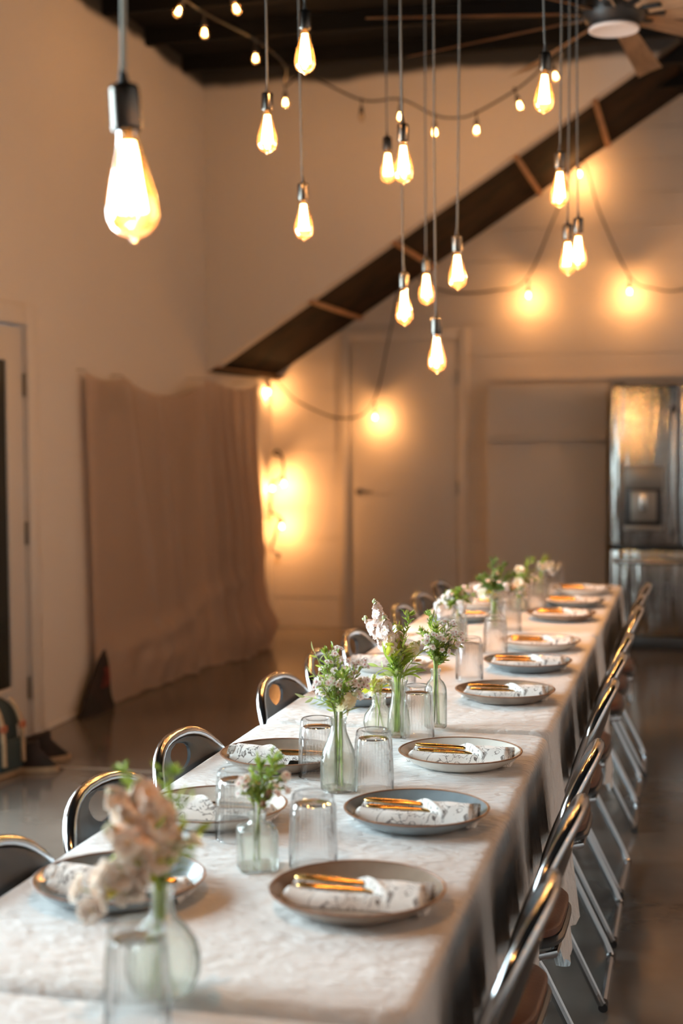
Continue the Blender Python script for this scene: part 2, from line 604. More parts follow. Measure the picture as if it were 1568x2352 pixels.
# back wall of painted horizontal boards
wb = struct(obj('wall_back', boxm(XL, XR, YB + .012, YB + .2, 0, ZT), 'wall_plain'))
z = 0.0
k = 0
while z < 3.8:
    h = 0.225
    obj('plank', boxm(XL, XR, YB - 0.002 * (k % 2), YB + .013, z + 0.0015, min(z + h - 0.0015, 3.85), bev=0.0012, seg=1), 'wall_plain', wb)
    z += h
    k += 1
# upper wall over the slope (its foot follows the soffit), ending where the slope meets the ceiling
SL = (3.627 - 1.896) / (3.069 - 0.394)
def slope_z(x, base=1.896, x0=-3.069):
    return base + SL * (x - x0)
bm = bmesh.new()
xe = -3.069 + (ZT - 1.896) / SL
poly_prism(bm, [(XL, slope_z(XL)), (XL, ZT), (xe, ZT)], 'y', YU, YU + .12)
struct(obj('wall_upper', bm, 'wall'))
# soffit under the slope
bm = bmesh.new()
x1 = -3.055
xt = -0.13
poly_prism(bm, [(x1 - .02, slope_z(x1) + 0.005), (xt, slope_z(xt) + .005), (xt, slope_z(xt) + .055), (x1 - .02, slope_z(x1) + .055)], 'y', YU + .002, YB - .003)
sof = struct(obj('trim_1', bm, 'soffit'))
for x in (-2.42, -1.87, -1.10, -0.62):
    d = Vector((1, 0, SL)).normalized()
    nrm = Vector((SL, 0, -1)).normalized()
    b = bmesh.new()
    c = Vector((x, 0, slope_z(x) + .005))
    poly_prism(b, [(c.x - d.x * .017, c.z - d.z * .017), (c.x + d.x * .017, c.z + d.z * .017),
                   (c.x + d.x * .017 + nrm.x * .014, c.z + d.z * .017 + nrm.z * .014), (c.x - d.x * .017 + nrm.x * .014, c.z - d.z * .017 + nrm.z * .014)],
               'y', YU + .004, YB - .004)
    obj('batten', b, 'batten', sof)
# level board closing the soffit's low end
b = boxm(XL + .003, -3.03, YU + .004, YB - .004, 1.872, 1.892, bev=.002, seg=1)
obj('end_board', b, 'soffit', sof)
b = boxm(XL + .003, -3.04, YU + .006, YB - .006, 1.893, 1.905, bev=.002, seg=1)
obj('pine_strip', b, 'batten', sof)
# black ceiling deck and joists
cl = struct(obj('ceiling', boxm(XL - .3, XR + .3, YN - .3, YB + .3, 3.81, 3.95), 'ceiling'))
y = -3.2
while y < YB - .1:
    obj('joist', boxm(XL, XR, y, y + .045, ZC, 3.812), 'ceiling', cl)
    y += 0.615
# baseboards
struct(obj('baseboard_back', boxm(-1.60, -1.46, YB - .014, YB, 0, .09, bev=.003), 'trim'))
struct(obj('baseboard_left', boxm(XL, XL + .012, 6.42, 8.8, 0, .02, bev=.003), 'trim'))

# daylight windows (outside the picture's frame, they light the room)
for n, (a, b_, *WZ) in enumerate(WINDOWS, 1):
    bm = bmesh.new()
    w = .06
    box(bm, XL - .12, XL + .012, a - .01, a + w, WZ[0], WZ[1], bev=.003); box(bm, XL - .12, XL + .012, b_ - w, b_ + .01, WZ[0], WZ[1], bev=.003)
    box(bm, XL - .12, XL + .012, a + w, b_ - w, WZ[1] - w, WZ[1], bev=.003); box(bm, XL - .12, XL + .02, a + w, b_ - w, WZ[0], WZ[0] + w, bev=.003)
    wo = struct(obj('window_%d' % n, bm, 'trim'))
    obj('pane', boxm(XL - .16, XL - .155, a + .02, b_ - .02, WZ[0] + .02, WZ[1] - .02), 'vase', wo)

# door_1 in the left wall: white leaf with a dark glass light, three hinges
dl = struct(obj('door_1', boxm(XL - .05, XL - .012, D1['y0'] + .004, 6.262, 0.01, D1['z'] - .012, bev=.002), 'trim'))
obj('glass_panel', boxm(XL - .014, XL - .008, 5.52, 6.075, .275, 1.81), 'darkglass', dl)
bm = bmesh.new()
for (ya, yb, za, zb) in ((6.075, 6.098, .25, 1.835), (5.497, 5.52, .25, 1.835), (5.52, 6.075, 1.81, 1.835), (5.52, 6.075, .25, .275)):
    box(bm, XL - .014, XL + .004, ya, yb, za, zb, bev=.003)
obj('glass_bead', bm, 'trim', dl)
for zz in (1.70, .99, .24):
    hb = boxm(XL - .012, XL + .006, 6.256, 6.274, zz - .055, zz + .055, bev=.003)
    obj('hinge', hb, 'hinge', dl)
obj('knob', lathem([(0, .06), (.022, .055), (.028, .04), (.02, .02), (.011, .012), (.011, 0), (.025, 0), (.025, -.003), (0, -.003)], 20), 'hinge', dl, (XL - .01, 5.40, 1.0), (0, PI / 2, 0))
bm = bmesh.new()
box(bm, XL, XL + .014, D1['y1'] + .004, D1['y1'] + .115, 0, D1['z'] + .10, bev=.003)
box(bm, XL, XL + .014, D1['y0'] - .115, D1['y0'] - .004, 0, D1['z'] + .10, bev=.003)
box(bm, XL, XL + .014, D1['y0'] - .004, D1['y1'] + .004, D1['z'] + .004, D1['z'] + .10, bev=.003)
box(bm, XL - .16, XL - .06, D1['y0'] - .02, D1['y0'], 0, D1['z']); box(bm, XL - .16, XL - .06, D1['y1'], D1['y1'] + .02, 0, D1['z'])
struct(obj('trim_2', bm, 'trim'))

# door_2 in the back wall: white slab, lever, hinges, casing
bm = boxm(-2.50, -1.70, YB - .016, YB - .004, .01, 2.14, bev=.002)
d2 = struct(obj('door_2', bm, 'trim'))
bm = bmesh.new()
for (xa, xb, za, zb) in ((-2.585, -2.51, 0, 2.225), (-1.69, -1.615, 0, 2.225), (-2.51, -1.69, 2.15, 2.225)):
    box(bm, xa, xb, YB - .022, YB - .002, za, zb, bev=.003)
struct(obj('trim_3', bm, 'trim'))
for zz in (1.87, 1.06, .25):
    obj('hinge', boxm(-1.705, -1.688, YB - .026, YB - .012, zz - .05, zz + .05, bev=.003), 'hinge', d2)
bm = bmesh.new()
lathe(bm, [(0, 0), (.026, 0), (.026, .008), (.01, .010), (.01, .04), (0, .04)], 20)
bmesh.ops.transform(bm, matrix=Matrix.Rotation(PI / 2, 4, 'X'), verts=bm.verts[:])
tube(bm, [(0, -.034, 0), (.05, -.036, 0), (.11, -.034, -.003)], .008, 8)
obj('lever_handle', bm, 'hinge', d2, (-2.44, YB - .016, 1.03))
# small window with dark muntins behind the sheer drape
bm = bmesh.new()
box(bm, XL, XL + .012, 7.13, 7.34, 1.56, 1.74, bev=.002); box(bm, XL, XL + .012, 7.36, 7.46, 1.60, 1.74, bev=.002)
struct(obj('window_3', bm, 'green_box'))
# kitchen ledge board running over the cabinet and fridge
struct(obj('trim_4', boxm(-1.46, 1.6, YB - .06, YB - .003, 1.835, 1.87, bev=.004), 'trim'))

# ================================================================== KITCHEN
cab = thing('cabinet', 'tall white cabinet against the boarded back wall beside the steel fridge', 'cabinet', (-1.03, YB - .11, 0))
obj('body', boxm(-.425, .425, -.07, .105, 0.0, 1.80, bev=.003), 'trim', cab)
obj('door', boxm(-.42, .42, -.088, -.071, .05, 1.395, bev=.003), 'trim', cab)
obj('door', boxm(-.42, .42, -.088, -.071, 1.44, 1.79, bev=.003), 'trim', cab)
obj('shelf_lip', boxm(-.42, .425, -.145, -.071, 1.402, 1.430, bev=.003), 'trim', cab)

fr = thing('refrigerator', 'stainless steel french-door refrigerator with water dispenser against the back wall', 'fridge', (-.105, 9.72, 0))
obj('cabinet_body', boxm(-.45, .45, .07, .60, .06, 1.755, bev=.01), 'dark_plastic', fr)
def fdoor(x0, x1, z0, z1):
    bm = bmesh.new()
    box(bm, x0, x1, -.02, .062, z0, z1, bev=.014, seg=4)
    return bm
fd = obj('door', fdoor(-.455, -.003, .70, 1.775), 'steel_door', fr)
hd = obj('handle', tubem([(0, 0, -.42), (0, -.045, -.40), (0, -.052, -.37), (0, -.052, .37), (0, -.045, .40), (0, 0, .42)], .016, 12), 'steel', fd, (-.042, -.02, 1.20))
dp = obj('dispenser', boxm(-.355, -.115, -.028, -.018, .81, 1.23, bev=.004), 'dark_plastic', fd)
obj('control_panel', boxm(-.362, -.108, -.034, -.026, 1.085, 1.235, bev=.003), 'grey_plastic', dp)
obj('recess_back', boxm(-.318, -.150, -.032, -.026, .865, 1.065, bev=.002), 'grey_plastic', dp)
obj('paddle', boxm(-.26, -.21, -.042, -.030, .93, 1.05, bev=.004), 'steel', dp)
obj('drip_lip', boxm(-.362, -.108, -.040, -.026, .805, .835, bev=.004), 'grey_plastic', dp)
fd2 = obj('door', fdoor(.003, .455, .70, 1.775), 'steel_door', fr)
obj('handle', tubem([(0, 0, -.42), (0, -.045, -.40), (0, -.052, -.37), (0, -.052, .37), (0, -.045, .40), (0, 0, .42)], .016, 12), 'steel', fd2, (.042, -.02, 1.20))
fz = obj('drawer', fdoor(-.455, .455, .09, .675), 'steel_door', fr)
obj('handle', tubem([(-.42, 0, 0), (-.41, -.045, 0), (-.38, -.055, 0), (.38, -.055, 0), (.41, -.045, 0), (.42, 0, 0)], .019, 12), 'steel', fz, (0, -.02, .60))
obj('toe_grille', boxm(-.45, .45, .0, .06, .0, .085, bev=.004), 'dark_plastic', fr)
obj('hinge_cap', boxm(-.44, -.36, .0, .06, 1.776, 1.79, bev=.004), 'dark_plastic', fr)
obj('hinge_cap', boxm(.36, .44, .0, .06, 1.776, 1.79, bev=.004), 'dark_plastic', fr)

# ================================================================== DRAPE, BAGS
DP0, DP1 = Vector((-3.07, 6.848)), Vector((-2.93, 9.415))      # plan line of the drape, swinging out from the wall
hang = [(0.0, 1.790), (0.175, 1.778), (0.638, 1.803), (1.0, 1.805)]
sag = [.035, .105, .045]
def top_z(u):
    for i in range(3):
        a, b_ = hang[i], hang[i + 1]
        if u <= b_[0] + 1e-6:
            t = max(0, (u - a[0]) / (b_[0] - a[0]))
            return a[1] + (b_[1] - a[1]) * t - sag[i] * (1 - (2 * t - 1) ** 2)
    return hang[-1][1]
DN = Vector((DP1.y - DP0.y, -(DP1.x - DP0.x))).normalized()   # horizontal normal, into the room
FOLDS = [(.60, .30, .014, .08), (.665, .10, .011, .13), (.715, .06, .010, .15), (.77, .08, .011, .14), (.85, .12, .013, .12), (.93, .05, .011, .11), (.36, .40, .011, .055), (.20, .55, .014, .035)]
def drape_pt(u, v):
    zt = top_z(u)
    z = zt + (.010 - zt) * v
    off = .004 * math.sin(u * 43 + 2 * v)
    for (c, lean, w, amp) in FOLDS:                  # soft pipe folds dropping from the hang points
        cc = c + lean * .28 * v * (1 if c < .5 else .35)
        grow = min(1.0, .25 + 1.5 * v)
        off += amp * grow * math.exp(-((u - cc) / (w * (1 + .5 * v))) ** 2)
    low = max(0.0, 1 - abs(v - .90) / .15)
    low *= min(1.0, u / .22)
    off += low * (.055 + .05 * noise.noise((u * 7, z * 4, 0)) + .03 * noise.noise((u * 19, z * 6, 3)))
    sw = v - (.84 - .25 * u * u)                      # long swag where slack cloth turns under
    off += .035 * min(1.0, u / .2) * math.exp(-(sw / .03) ** 2) * (1 if u < .75 else .4)
    p = DP0.lerp(DP1, u) + DN * off
    along = (DP1 - DP0).normalized()
    p += along * ((.075 * v * (1 - u) if u > 0 else .075 * v) + .10 * max(0, v - .6) * u - .05 * u * math.sin(PI * v))
    return Vector((max(p.x, XL + .02), p.y, z + .012 * math.sin(u * 60) * low))
bm = bmesh.new()
grid(bm, 300, 70, drape_pt)
bmesh.ops.solidify(bm, geom=bm.faces[:], thickness=.0015)
dr = thing('drape', 'sheer taupe fabric drape hung in scallops along the left wall', 'drape', (XL + .10, 8.1, 0))
o = obj('fabric', bm, 'drape', dr, sharp=0)
o.location = -dr.location
for (u, z) in hang:
    q = DP0.lerp(DP1, u)
    obj('hook', tubem([(XL + .001, q.y, z + .008), ((XL + q.x) / 2, q.y, z + .009), (q.x, q.y, z + .003), (q.x + .003, q.y, z - .008)], .0025, 8), 'hinge', dr, -dr.location)

def blob(fn, nu=24, nv=14):
    bm = bmesh.new()
    rings = []
    for j in range(nv + 1):
        ring = []
        for i in range(nu):
            ring.append(bm.verts.new(fn(2 * PI * i / nu, j / nv)))
        rings.append(ring)
    for j in range(nv):
        for i in range(nu):
            bm.faces.new((rings[j][i], rings[j][(i + 1) % nu], rings[j + 1][(i + 1) % nu], rings[j + 1][i]))
    bm.faces.new(list(reversed(rings[0])))
    bm.faces.new(rings[-1])
    return bm
# slumped dark bag between wall and drape edge: its profile rises towards the drape
bg = thing('cloth_bag', 'slumped dark cloth bag with a dull red patch beside the drape', 'bag', (XL + .065, 6.91, 0))
def bag_fn(a, v):
    r = (1 - v) ** .85
    x = math.cos(a) * (.012 + .040 * r)
    sn = math.sin(a)
    y = .085 + sn * ((.012 + .30 * r) if sn < 0 else (.012 + .030 * r))
    n = noise.noise((x * 14, y * 11, v * 5))
    return Vector((x * (1 + .15 * n), y + .01 * n, .002 + .315 * v + .012 * n * (0 < v < 1)))
obj('body', blob(bag_fn, 30, 16), 'bundle', bg)
def patch_fn(u, v):
    a = -.62 + .60 * u
    vv = .42 + .30 * v
    p = bag_fn(a, vv)
    return Vector((p.x + .006, p.y, p.z))
bm = bmesh.new(); grid(bm, 8, 8, patch_fn); bmesh.ops.solidify(bm, geom=bm.faces[:], thickness=-.004)
obj('patch', bm, 'red_cloth', bg)

# backpack
bp = thing('backpack', 'dark green canvas backpack with tan and rust leather straps on the floor by the door', 'backpack', (-2.93, 5.50, 0), math.radians(-10))
def pack_fn(a, v):
    c, s = math.cos(a), math.sin(a)
    e = .45
    w = .13 * (1 - .12 * v) * (1 - max(0, (v - .7) / .3) ** 2 * .55)
    d = .085 * (1 - .25 * v) * (1 - max(0, (v - .7) / .3) ** 2 * .55)
    return Vector((math.copysign(abs(c) ** e, c) * d, math.copysign(abs(s) ** e, s) * w, .012 + .31 * v))
obj('body', blob(pack_fn, 32, 14), 'pack', bp)
obj('pocket', boxm(.075, .115, -.085, .085, .03, .16, bev=.015, seg=3), 'pack', bp)
obj('flap', blob(lambda a, v: Vector((pack_fn(a, .62 + .38 * v) * 1.0).to_tuple()) + Vector((math.cos(a) * .007, math.sin(a) * .007, .006)), 32, 6), 'pack', bp)
for s in (-1, 1):
    st = obj('strap', tubem(smooth_path([(.06, s * .055, .33), (.10, s * .062, .27), (.118, s * .065, .19), (.122, s * .065, .06)]), .011, 8), 'tan', bp)
    obj('buckle', boxm(.112, .128, s * .064 - .018, s * .064 + .018, .205, .235, bev=.003), 'rust', st)
obj('handle', tubem(smooth_path([(-.02, -.04, .322), (-.02, -.03, .355), (-.02, .03, .355), (-.02, .04, .322)]), .008, 8), 'tan', bp)
obj('base_panel', blob(lambda a, v: Vector(((.094 if math.cos(a) > 0 else .09) * math.copysign(abs(math.cos(a)) ** .45, math.cos(a)), .139 * math.copysign(abs(math.sin(a)) ** .45, math.sin(a)), .002 + .035 * v)), 32, 2), 'tan', bp)
obj('side_strap', tubem(smooth_path([(.03, .12, .29), (.05, .152, .22), (.04, .158, .14)]), .008, 8), 'rust', bp)
# pair of low dark boots next to it
def boot(name, loc, rz, lab):
    t = thing(name, lab, 'boot', loc, rz, 'boots beside the backpack')
    def fn(a, v):
        c, s = math.cos(a), math.sin(a)
        L = .115 * (1 - .62 * min(1, v * 1.35)) if s > 0 else .09 * (1 - .35 * v)
        return Vector((c * .042 * (1 - .15 * v), s * L - .01 * v, .022 + .10 * v + (.01 * s if v > .9 else 0)))
    obj('upper', blob(fn, 24, 10), 'bundle', t)
    obj('sole', blob(lambda a, v: Vector((math.cos(a) * .047, math.sin(a) * (.122 if math.sin(a) > 0 else .097), .001 + .022 * v)), 24, 2), 'tan', t)
    return t
boot('ankle_boot', (-2.83, 5.80, 0), math.radians(-55), 'dark ankle boot with tan sole, the one farther from the backpack')
boot('ankle_boot', (-2.80, 5.62, 0), math.radians(-80), 'dark ankle boot with tan sole standing against the backpack')

# ================================================================== TABLES AND CLOTHS
TX0, TX1, TZ = -1.035, -0.325, 0.735
SEAMS = [(-0.05, 1.615), (1.64, 3.298), (3.323, 4.975), (5.0, 6.685)]
TAB_WORD = ['nearest the camera, mostly below the frame', 'with the second bunch of place settings from the camera', 'with the third bunch of place settings from the camera', 'at the fridge end of the row']
CLOTH_WORD = ['nearest the camera, cut by the bottom of the photo', 'second from the camera, under the sharpest place settings', 'third from the camera, behind the tall pink stock', 'farthest, at the fridge end of the row']
def table(i):
    y0, y1 = SEAMS[i]
    yc = (y0 + y1) / 2
    t = thing('folding_table', 'folding table under a white cloth, ' + TAB_WORD[i], 'table', ((TX0 + TX1) / 2, yc, 0), 0, 'tables set end to end')
    hw, hl = (TX1 - TX0) / 2 - .022, (y1 - y0) / 2 - .022
    obj('table_top', boxm(-hw, hw, -hl, hl, TZ - .035, TZ, bev=.008, seg=3), 'table_top', t)
    for s in (-1, 1):
        yy = s * (hl - .22)
        leg = obj('leg_frame', tubem([(-hw + .12, yy, TZ - .036), (-hw + .10, yy, .02), (hw - .10, yy, .02), (hw - .12, yy, TZ - .036)], .013, 8), 'dark_plastic', t)
        for q in (-1, 1):
            obj('foot', lathem([(0, 0), (.018, 0), (.018, .03), (0, .03)], 12), 'rubber', leg, (q * (hw - .10), yy, .001))
    return t
def cloth(i, dips):
    """cloth over one table: flat top, rounded edge, waving skirt; dips = y ranges where the hem hangs low"""
    y0, y1 = SEAMS[i]
    xc, yc = (TX0 + TX1) / 2, (y0 + y1) / 2
    hw, hl = (TX1 - TX0) / 2, (y1 - y0) / 2
    rc = .045
    per = []
    def arc(cx, cy, a0, a1, n):
        for k in range(n + 1):
            a = a0 + (a1 - a0) * k / n
            per.append((Vector((cx, cy)), Vector((math.cos(a), math.sin(a))), True))
    def side(p, q, nrm, n):
        for k in range(1, n):
            t = k / n
            per.append((Vector(p) * (1 - t) + Vector(q) * t, Vector(nrm), False))
    ns, ne = 130, 40
    arc(hw - rc, hl - rc, 0, PI / 2, 8)
    side((hw - rc, hl - rc), (-hw + rc, hl - rc), (0, 1), ne)
    arc(-hw + rc, hl - rc, PI / 2, PI, 8)
    side((-hw + rc, hl - rc), (-hw + rc, -hl + rc), (-1, 0), ns)
    arc(-hw + rc, -hl + rc, PI, 1.5 * PI, 8)
    side((-hw + rc, -hl + rc), (hw - rc, -hl + rc), (0, -1), ne)
    arc(hw - rc, -hl + rc, 1.5 * PI, 2 * PI, 8)
    side((hw - rc, -hl + rc), (hw - rc, hl - rc), (1, 0), ns)
    bm = bmesh.new()
    N = len(per)
    ztop = TZ + .017
    prof = [(-.030, 0), (-.018, -.0008), (-.010, -.003), (-.004, -.008), (-.001, -.015), (0, -.026)]
    rings = []
    for (off, dz) in prof:
        rings.append([bm.verts.new((c.x + n.x * (rc + off), c.y + n.y * (rc + off), ztop + dz)) for (c, n, _) in per])
    KS = 14
    for k in range(1, KS + 1):
        t = k / KS
        ring = []
        for q, (c, n, cor) in enumerate(per):
            y = yc + c.y + n.y * rc
            sidey = abs(n.x) > abs(n.y)
            endd = hl - abs(c.y + n.y * rc)
            if sidey:
                drop = .27
                for (a, b_, d) in dips:
                    if a <= y <= b_:
                        m = math.sin(PI * (y - a) / (b_ - a)) ** .7
                        drop = max(drop, .27 + (d - .27) * m)
                tip = max(0.0, min(1.0, (.175 - endd) / .055))
                tip = tip * tip * (3 - 2 * tip)
                drop = max(drop, .27 + .225 * tip + .05 * math.exp(-((endd - .02) / .04) ** 2))
                wave = .010 * math.sin(y * 47 + i) + .008 * math.sin(y * 83 + 2 * i)
                o = t * (.012 + wave) + .03 * t * max(tip, min(1, (drop - .27) / .2))
            else:
                drop = .10
                cx = hw - abs(c.x + n.x * rc)
                drop += .42 * math.exp(-(cx / .03) ** 2)
                o = .0 + .004 * t * math.sin(c.x * 60)
                o = min(o, .004)
            p = c + n * (rc + o)
            ring.append(bm.verts.new((p.x, p.y, ztop - .026 - (drop - .026) * t)))
        rings.append(ring)
    for A, B in zip(rings, rings[1:]):
        for k in range(N):
            bm.faces.new((A[k], B[k], B[(k + 1) % N], A[(k + 1) % N]))
    # top: grid-ish fill as one ngon
    bm.faces.new(rings[0])
    bmesh.ops.recalc_face_normals(bm, faces=bm.faces[:])
    o = obj('tablecloth', bm, 'cloth', None, (xc, yc, 0), sharp=60)
    return tag(o, 'white linen tablecloth ' + CLOTH_WORD[i], 'tablecloth', 'white tablecloths')
RY = [2.02, 2.486, 2.96, 3.71, 4.19, 4.63, 5.36, 5.80, 6.24]
for i in range(4):
    table(i)
    d = [((RY[1] + RY[2]) / 2 - .075, (RY[1] + RY[2]) / 2 + .075, .50)] if i == 1 else []
    cloth(i, d)
CZ = TZ + .017      # cloth surface

# ================================================================== CHAIRS
ORD = ['nearest', 'second', 'third', 'fourth', 'fifth', 'sixth', 'seventh', 'eighth', 'farthest']
BTOP, BY = .81, -.22
LEAN = .35     # horizontal run of the main tube per unit height
def on_frame(x, z, deep=.018):
    """point on the leaning back plane, bulging to the rear in the middle"""
    up = max(0.0, min(1.0, (z - .50) / .12))
    bulge = deep * (1 - (x / .2) ** 2) * up
    return Vector((x, BY + (BTOP - z) * LEAN * (1 if z > .0 else 1) - bulge, z))
def arch(hw, ztop, zsh, n=20):
    """inverted-U outline half-width hw, apex ztop, shoulders zsh; from left shoulder to right"""
    out = []
    for k in range(n + 1):
        a = PI - PI * k / n
        out.append((hw * math.copysign(abs(math.cos(a)) ** .8, math.cos(a)), zsh + (ztop - zsh) * abs(math.sin(a)) ** .8))
    return out
def make_chair(name, label, group):
    t = thing(name, label, 'chair', (0, 0, 0), 0, group)
    hw = .198
    path = [on_frame(-hw, z) for z in (.012, .15, .3, .45, .55, .62)] + [on_frame(x, z) for x, z in arch(hw, BTOP - .012, .655)] + [on_frame(hw, z) for z in (.62, .55, .45, .3, .15, .012)]
    obj('frame', tubem(path, .0125, 10), 'chrome', t)
    # backrest shell with a hand hole
    out = arch(hw - .006, BTOP - .014, .655, 22)
    low = []
    for k in range(1, 22):
        u = k / 22
        x = (hw - .006) * (1 - 2 * u)
        zz = .575 + .03 * abs(2 * u - 1) ** 6 - .0
        low.append((x, zz))
    outer = out + [(hw - .006, .625)] + low + [(-hw + .006, .625)]
    n = len(outer)
    hc = (0.0, .762)
    hole = []
    for (x, z) in outer:
        a = math.atan2(z - hc[1], x - hc[0])
        rx = .062 * (abs(math.cos(a)) if True else 1)
        hz = .020 * math.sin(a) if math.sin(a) > 0 else .034 * math.sin(a)
        hole.append((hc[0] + .054 * math.cos(a), hc[1] + hz))
    bm = bmesh.new()
    K = 7
    front, back = [], []
    for j in range(K + 1):
        s = j / K
        rf, rb = [], []
        for (ox, oz), (hx, hz) in zip(outer, hole):
            x = hx + (ox - hx) * s
            z = hz + (oz - hz) * s
            p = on_frame(x, z, .040)
            edge = .004 if 0 < j < K else .001
            rf.append(bm.verts.new(p + Vector((0, .018 + edge, 0))))
            rb.append(bm.verts.new(p + Vector((0, .013 - edge, 0))))
        front.append(rf); back.append(rb)
    for j in range(K):
        for k in range(n):
            k2 = (k + 1) % n
            bm.faces.new((front[j][k], front[j][k2], front[j + 1][k2], front[j + 1][k]))
            bm.faces.new((back[j][k], back[j + 1][k], back[j + 1][k2], back[j][k2]))
    for j in (0, K):
        for k in range(n):
            k2 = (k + 1) % n
            bm.faces.new((front[j][k], back[j][k], back[j][k2], front[j][k2]) if j == 0 else (front[j][k], front[j][k2], back[j][k2], back[j][k]))
    bmesh.ops.recalc_face_normals(bm, faces=bm.faces[:])
    obj('backrest', bm, 'chair_black', t, sharp=60)
    # seat: padded brown top on a black pan, chrome support
    def seat_bm(z0, z1, gx, dome):
        pts = []
        for k in range(40):
            a = 2 * PI * k / 40
            c, s = math.cos(a), math.sin(a)
            x = math.copysign(abs(c) ** .42, c) * (.172 + gx)
            y = math.copysign(abs(s) ** .42, s) * (.185 + gx)
            x *= 1 + .07 * (y / .19)
            pts.append((x, y - .005))
        bm = bmesh.new()
        lv = [(0.0, z0, .94), (0, z0 + .004, 1.0), (0, z1 - .008, 1.0), (0, z1 - .002, .97)]
        rr = []
        for (_, z, s) in lv:
            rr.append([bm.verts.new((x * s, y * s, z)) for x, y in pts])
        for s in (.75, .4):
            rr.append([bm.verts.new((x * s, y * s, z1 + dome * (1 - s * s))) for x, y in pts])
        for A, B in zip(rr, rr[1:]):
            for k in range(40):
                bm.faces.new((A[k], A[(k + 1) % 40], B[(k + 1) % 40], B[k]))
        bm.faces.new(list(reversed(rr[0]))); bm.faces.new(rr[-1])
        return bm
    obj('seat', seat_bm(.437, .462, 0, .008), 'seat_brown', t, (0, .022, 0))
    obj('seat_pan', seat_bm(.418, .438, .006, 0), 'chair_black', t, (0, .022, 0))
    zs = .41
    obj('seat_support', tubem([(-.16, .18, zs), (-.165, -.13, zs), (-.14, -.158, zs), (.14, -.158, zs), (.165, -.13, zs), (.16, .18, zs)], .009, 8), 'chrome', t)
    # rear legs: two tubes from pivots, joined by a floor bar
    def leg(s):
        return tubem([(s * .178, .02, .43), (s * .180, -.10, .25), (s * .183, -.197, .055), (s * .178, -.212, .022), (s * .165, -.217, .014)], .0105, 8)
    for s in (-1, 1):
        obj('leg', leg(s), 'chrome', t)
    obj('floor_bar', tubem([(-.168, -.217, .014), (.168, -.217, .014)], .0105, 8), 'chrome', t)
    obj('stretcher', tubem([(-hw, on_frame(-hw, .2).y, .2), (hw, on_frame(hw, .2).y, .2)], .009, 8), 'chrome', t)
    for s in (-1, 1):
        obj('rubber_foot', tubem([(s * .150, -.217, .0125), (s * .185, -.217, .0125)], .0122, 10), 'rubber', t)
        p = on_frame(s * hw, .012)
        obj('rubber_foot', lathem([(0, 0), (.016, 0), (.0155, .035), (0, .035)], 12), 'rubber', t, (p.x, p.y, .0005))
        obj('hinge_bracket', boxm(s * .188 - .004, s * .188 + .004, -.02, .05, .40, .46, bev=.003), 'chrome', t)
    return t
ch0 = make_chair('folding_chair', '', 'folding chairs along the fridge side of the table')
for k, y in enumerate(RY):
    c = ch0 if k == 0 else copy_tree(ch0)
    c.location = (-.427 + random.uniform(-.008, .008), y + (.02 if k in (3, 6) else 0), 0)
    c.rotation_euler = (0, 0, PI / 2 + random.uniform(-.03, .03))
    c['label'] = 'brown-seated folding chair, %s from the camera in the right row' % ORD[k] if 0 < k < 8 else \
        'brown-seated folding chair, %s of the right row' % ('nearest and lowest' if k == 0 else 'farthest, by the refrigerator,')
LCY = [2.00, 2.455, 2.885, 3.634, 4.085, 4.535, 5.27, 5.68, 6.16]
LW = ['cut off by the left edge of the photo', 'behind the blurred peach flowers', 'whose hand hole shows beside the cream plate', 'before the orange floor reflection',
      'half hidden by the waxflower sprigs', 'left of the tall pink stock', 'its top just above the cloth behind the pink stock', 'third from the far end', 'the farthest of the left row']
LW = ['cut off by the left edge of the photo', 'second from the camera, beside the blurred peach flowers', 'third from the camera', 'fourth from the camera, beside the orange floor reflection',
      'fifth from the camera, partly behind waxflower', 'sixth from the camera, left of the pink stock', 'seventh from the camera', 'eighth from the camera', 'the farthest, behind pale blooms']
for k, y in enumerate(LCY):
    c = copy_tree(ch0)
    c.location = (-.868 + random.uniform(-.006, .006), y, 0)
    c.rotation_euler = (0, 0, -PI / 2 + random.uniform(-.04, .04))
    c['group'] = 'folding chairs along the drape side of the table'
    c['label'] = 'black folding chair in the left row, ' + LW[k]

# ================================================================== PLACE SETTINGS
def plate_meshes(m):
    prof = [(0, .0005), (.085, .0005), (.092, .002), (.105, .008), (.120, .018), (.1285, .0262), (.1305, .0290), (.1285, .0294),
            (.1245, .0262), (.112, .0155), (.098, .0088), (.085, .0066), (0, .006)]
    return from_bm(lathem(prof, 64), 'plate', m)
PM = {m: plate_meshes(m) for m in ('taupe', 'bluegrey', 'cream')}
ring = bmesh.new()
lathe(ring, [(.1312, .0278), (.1318, .0292), (.1300, .0302), (.1280, .0300), (.1268, .0286), (.1290, .0280)], 64, closed=True)
RIM = from_bm(ring, 'rim', 'rim_brown')

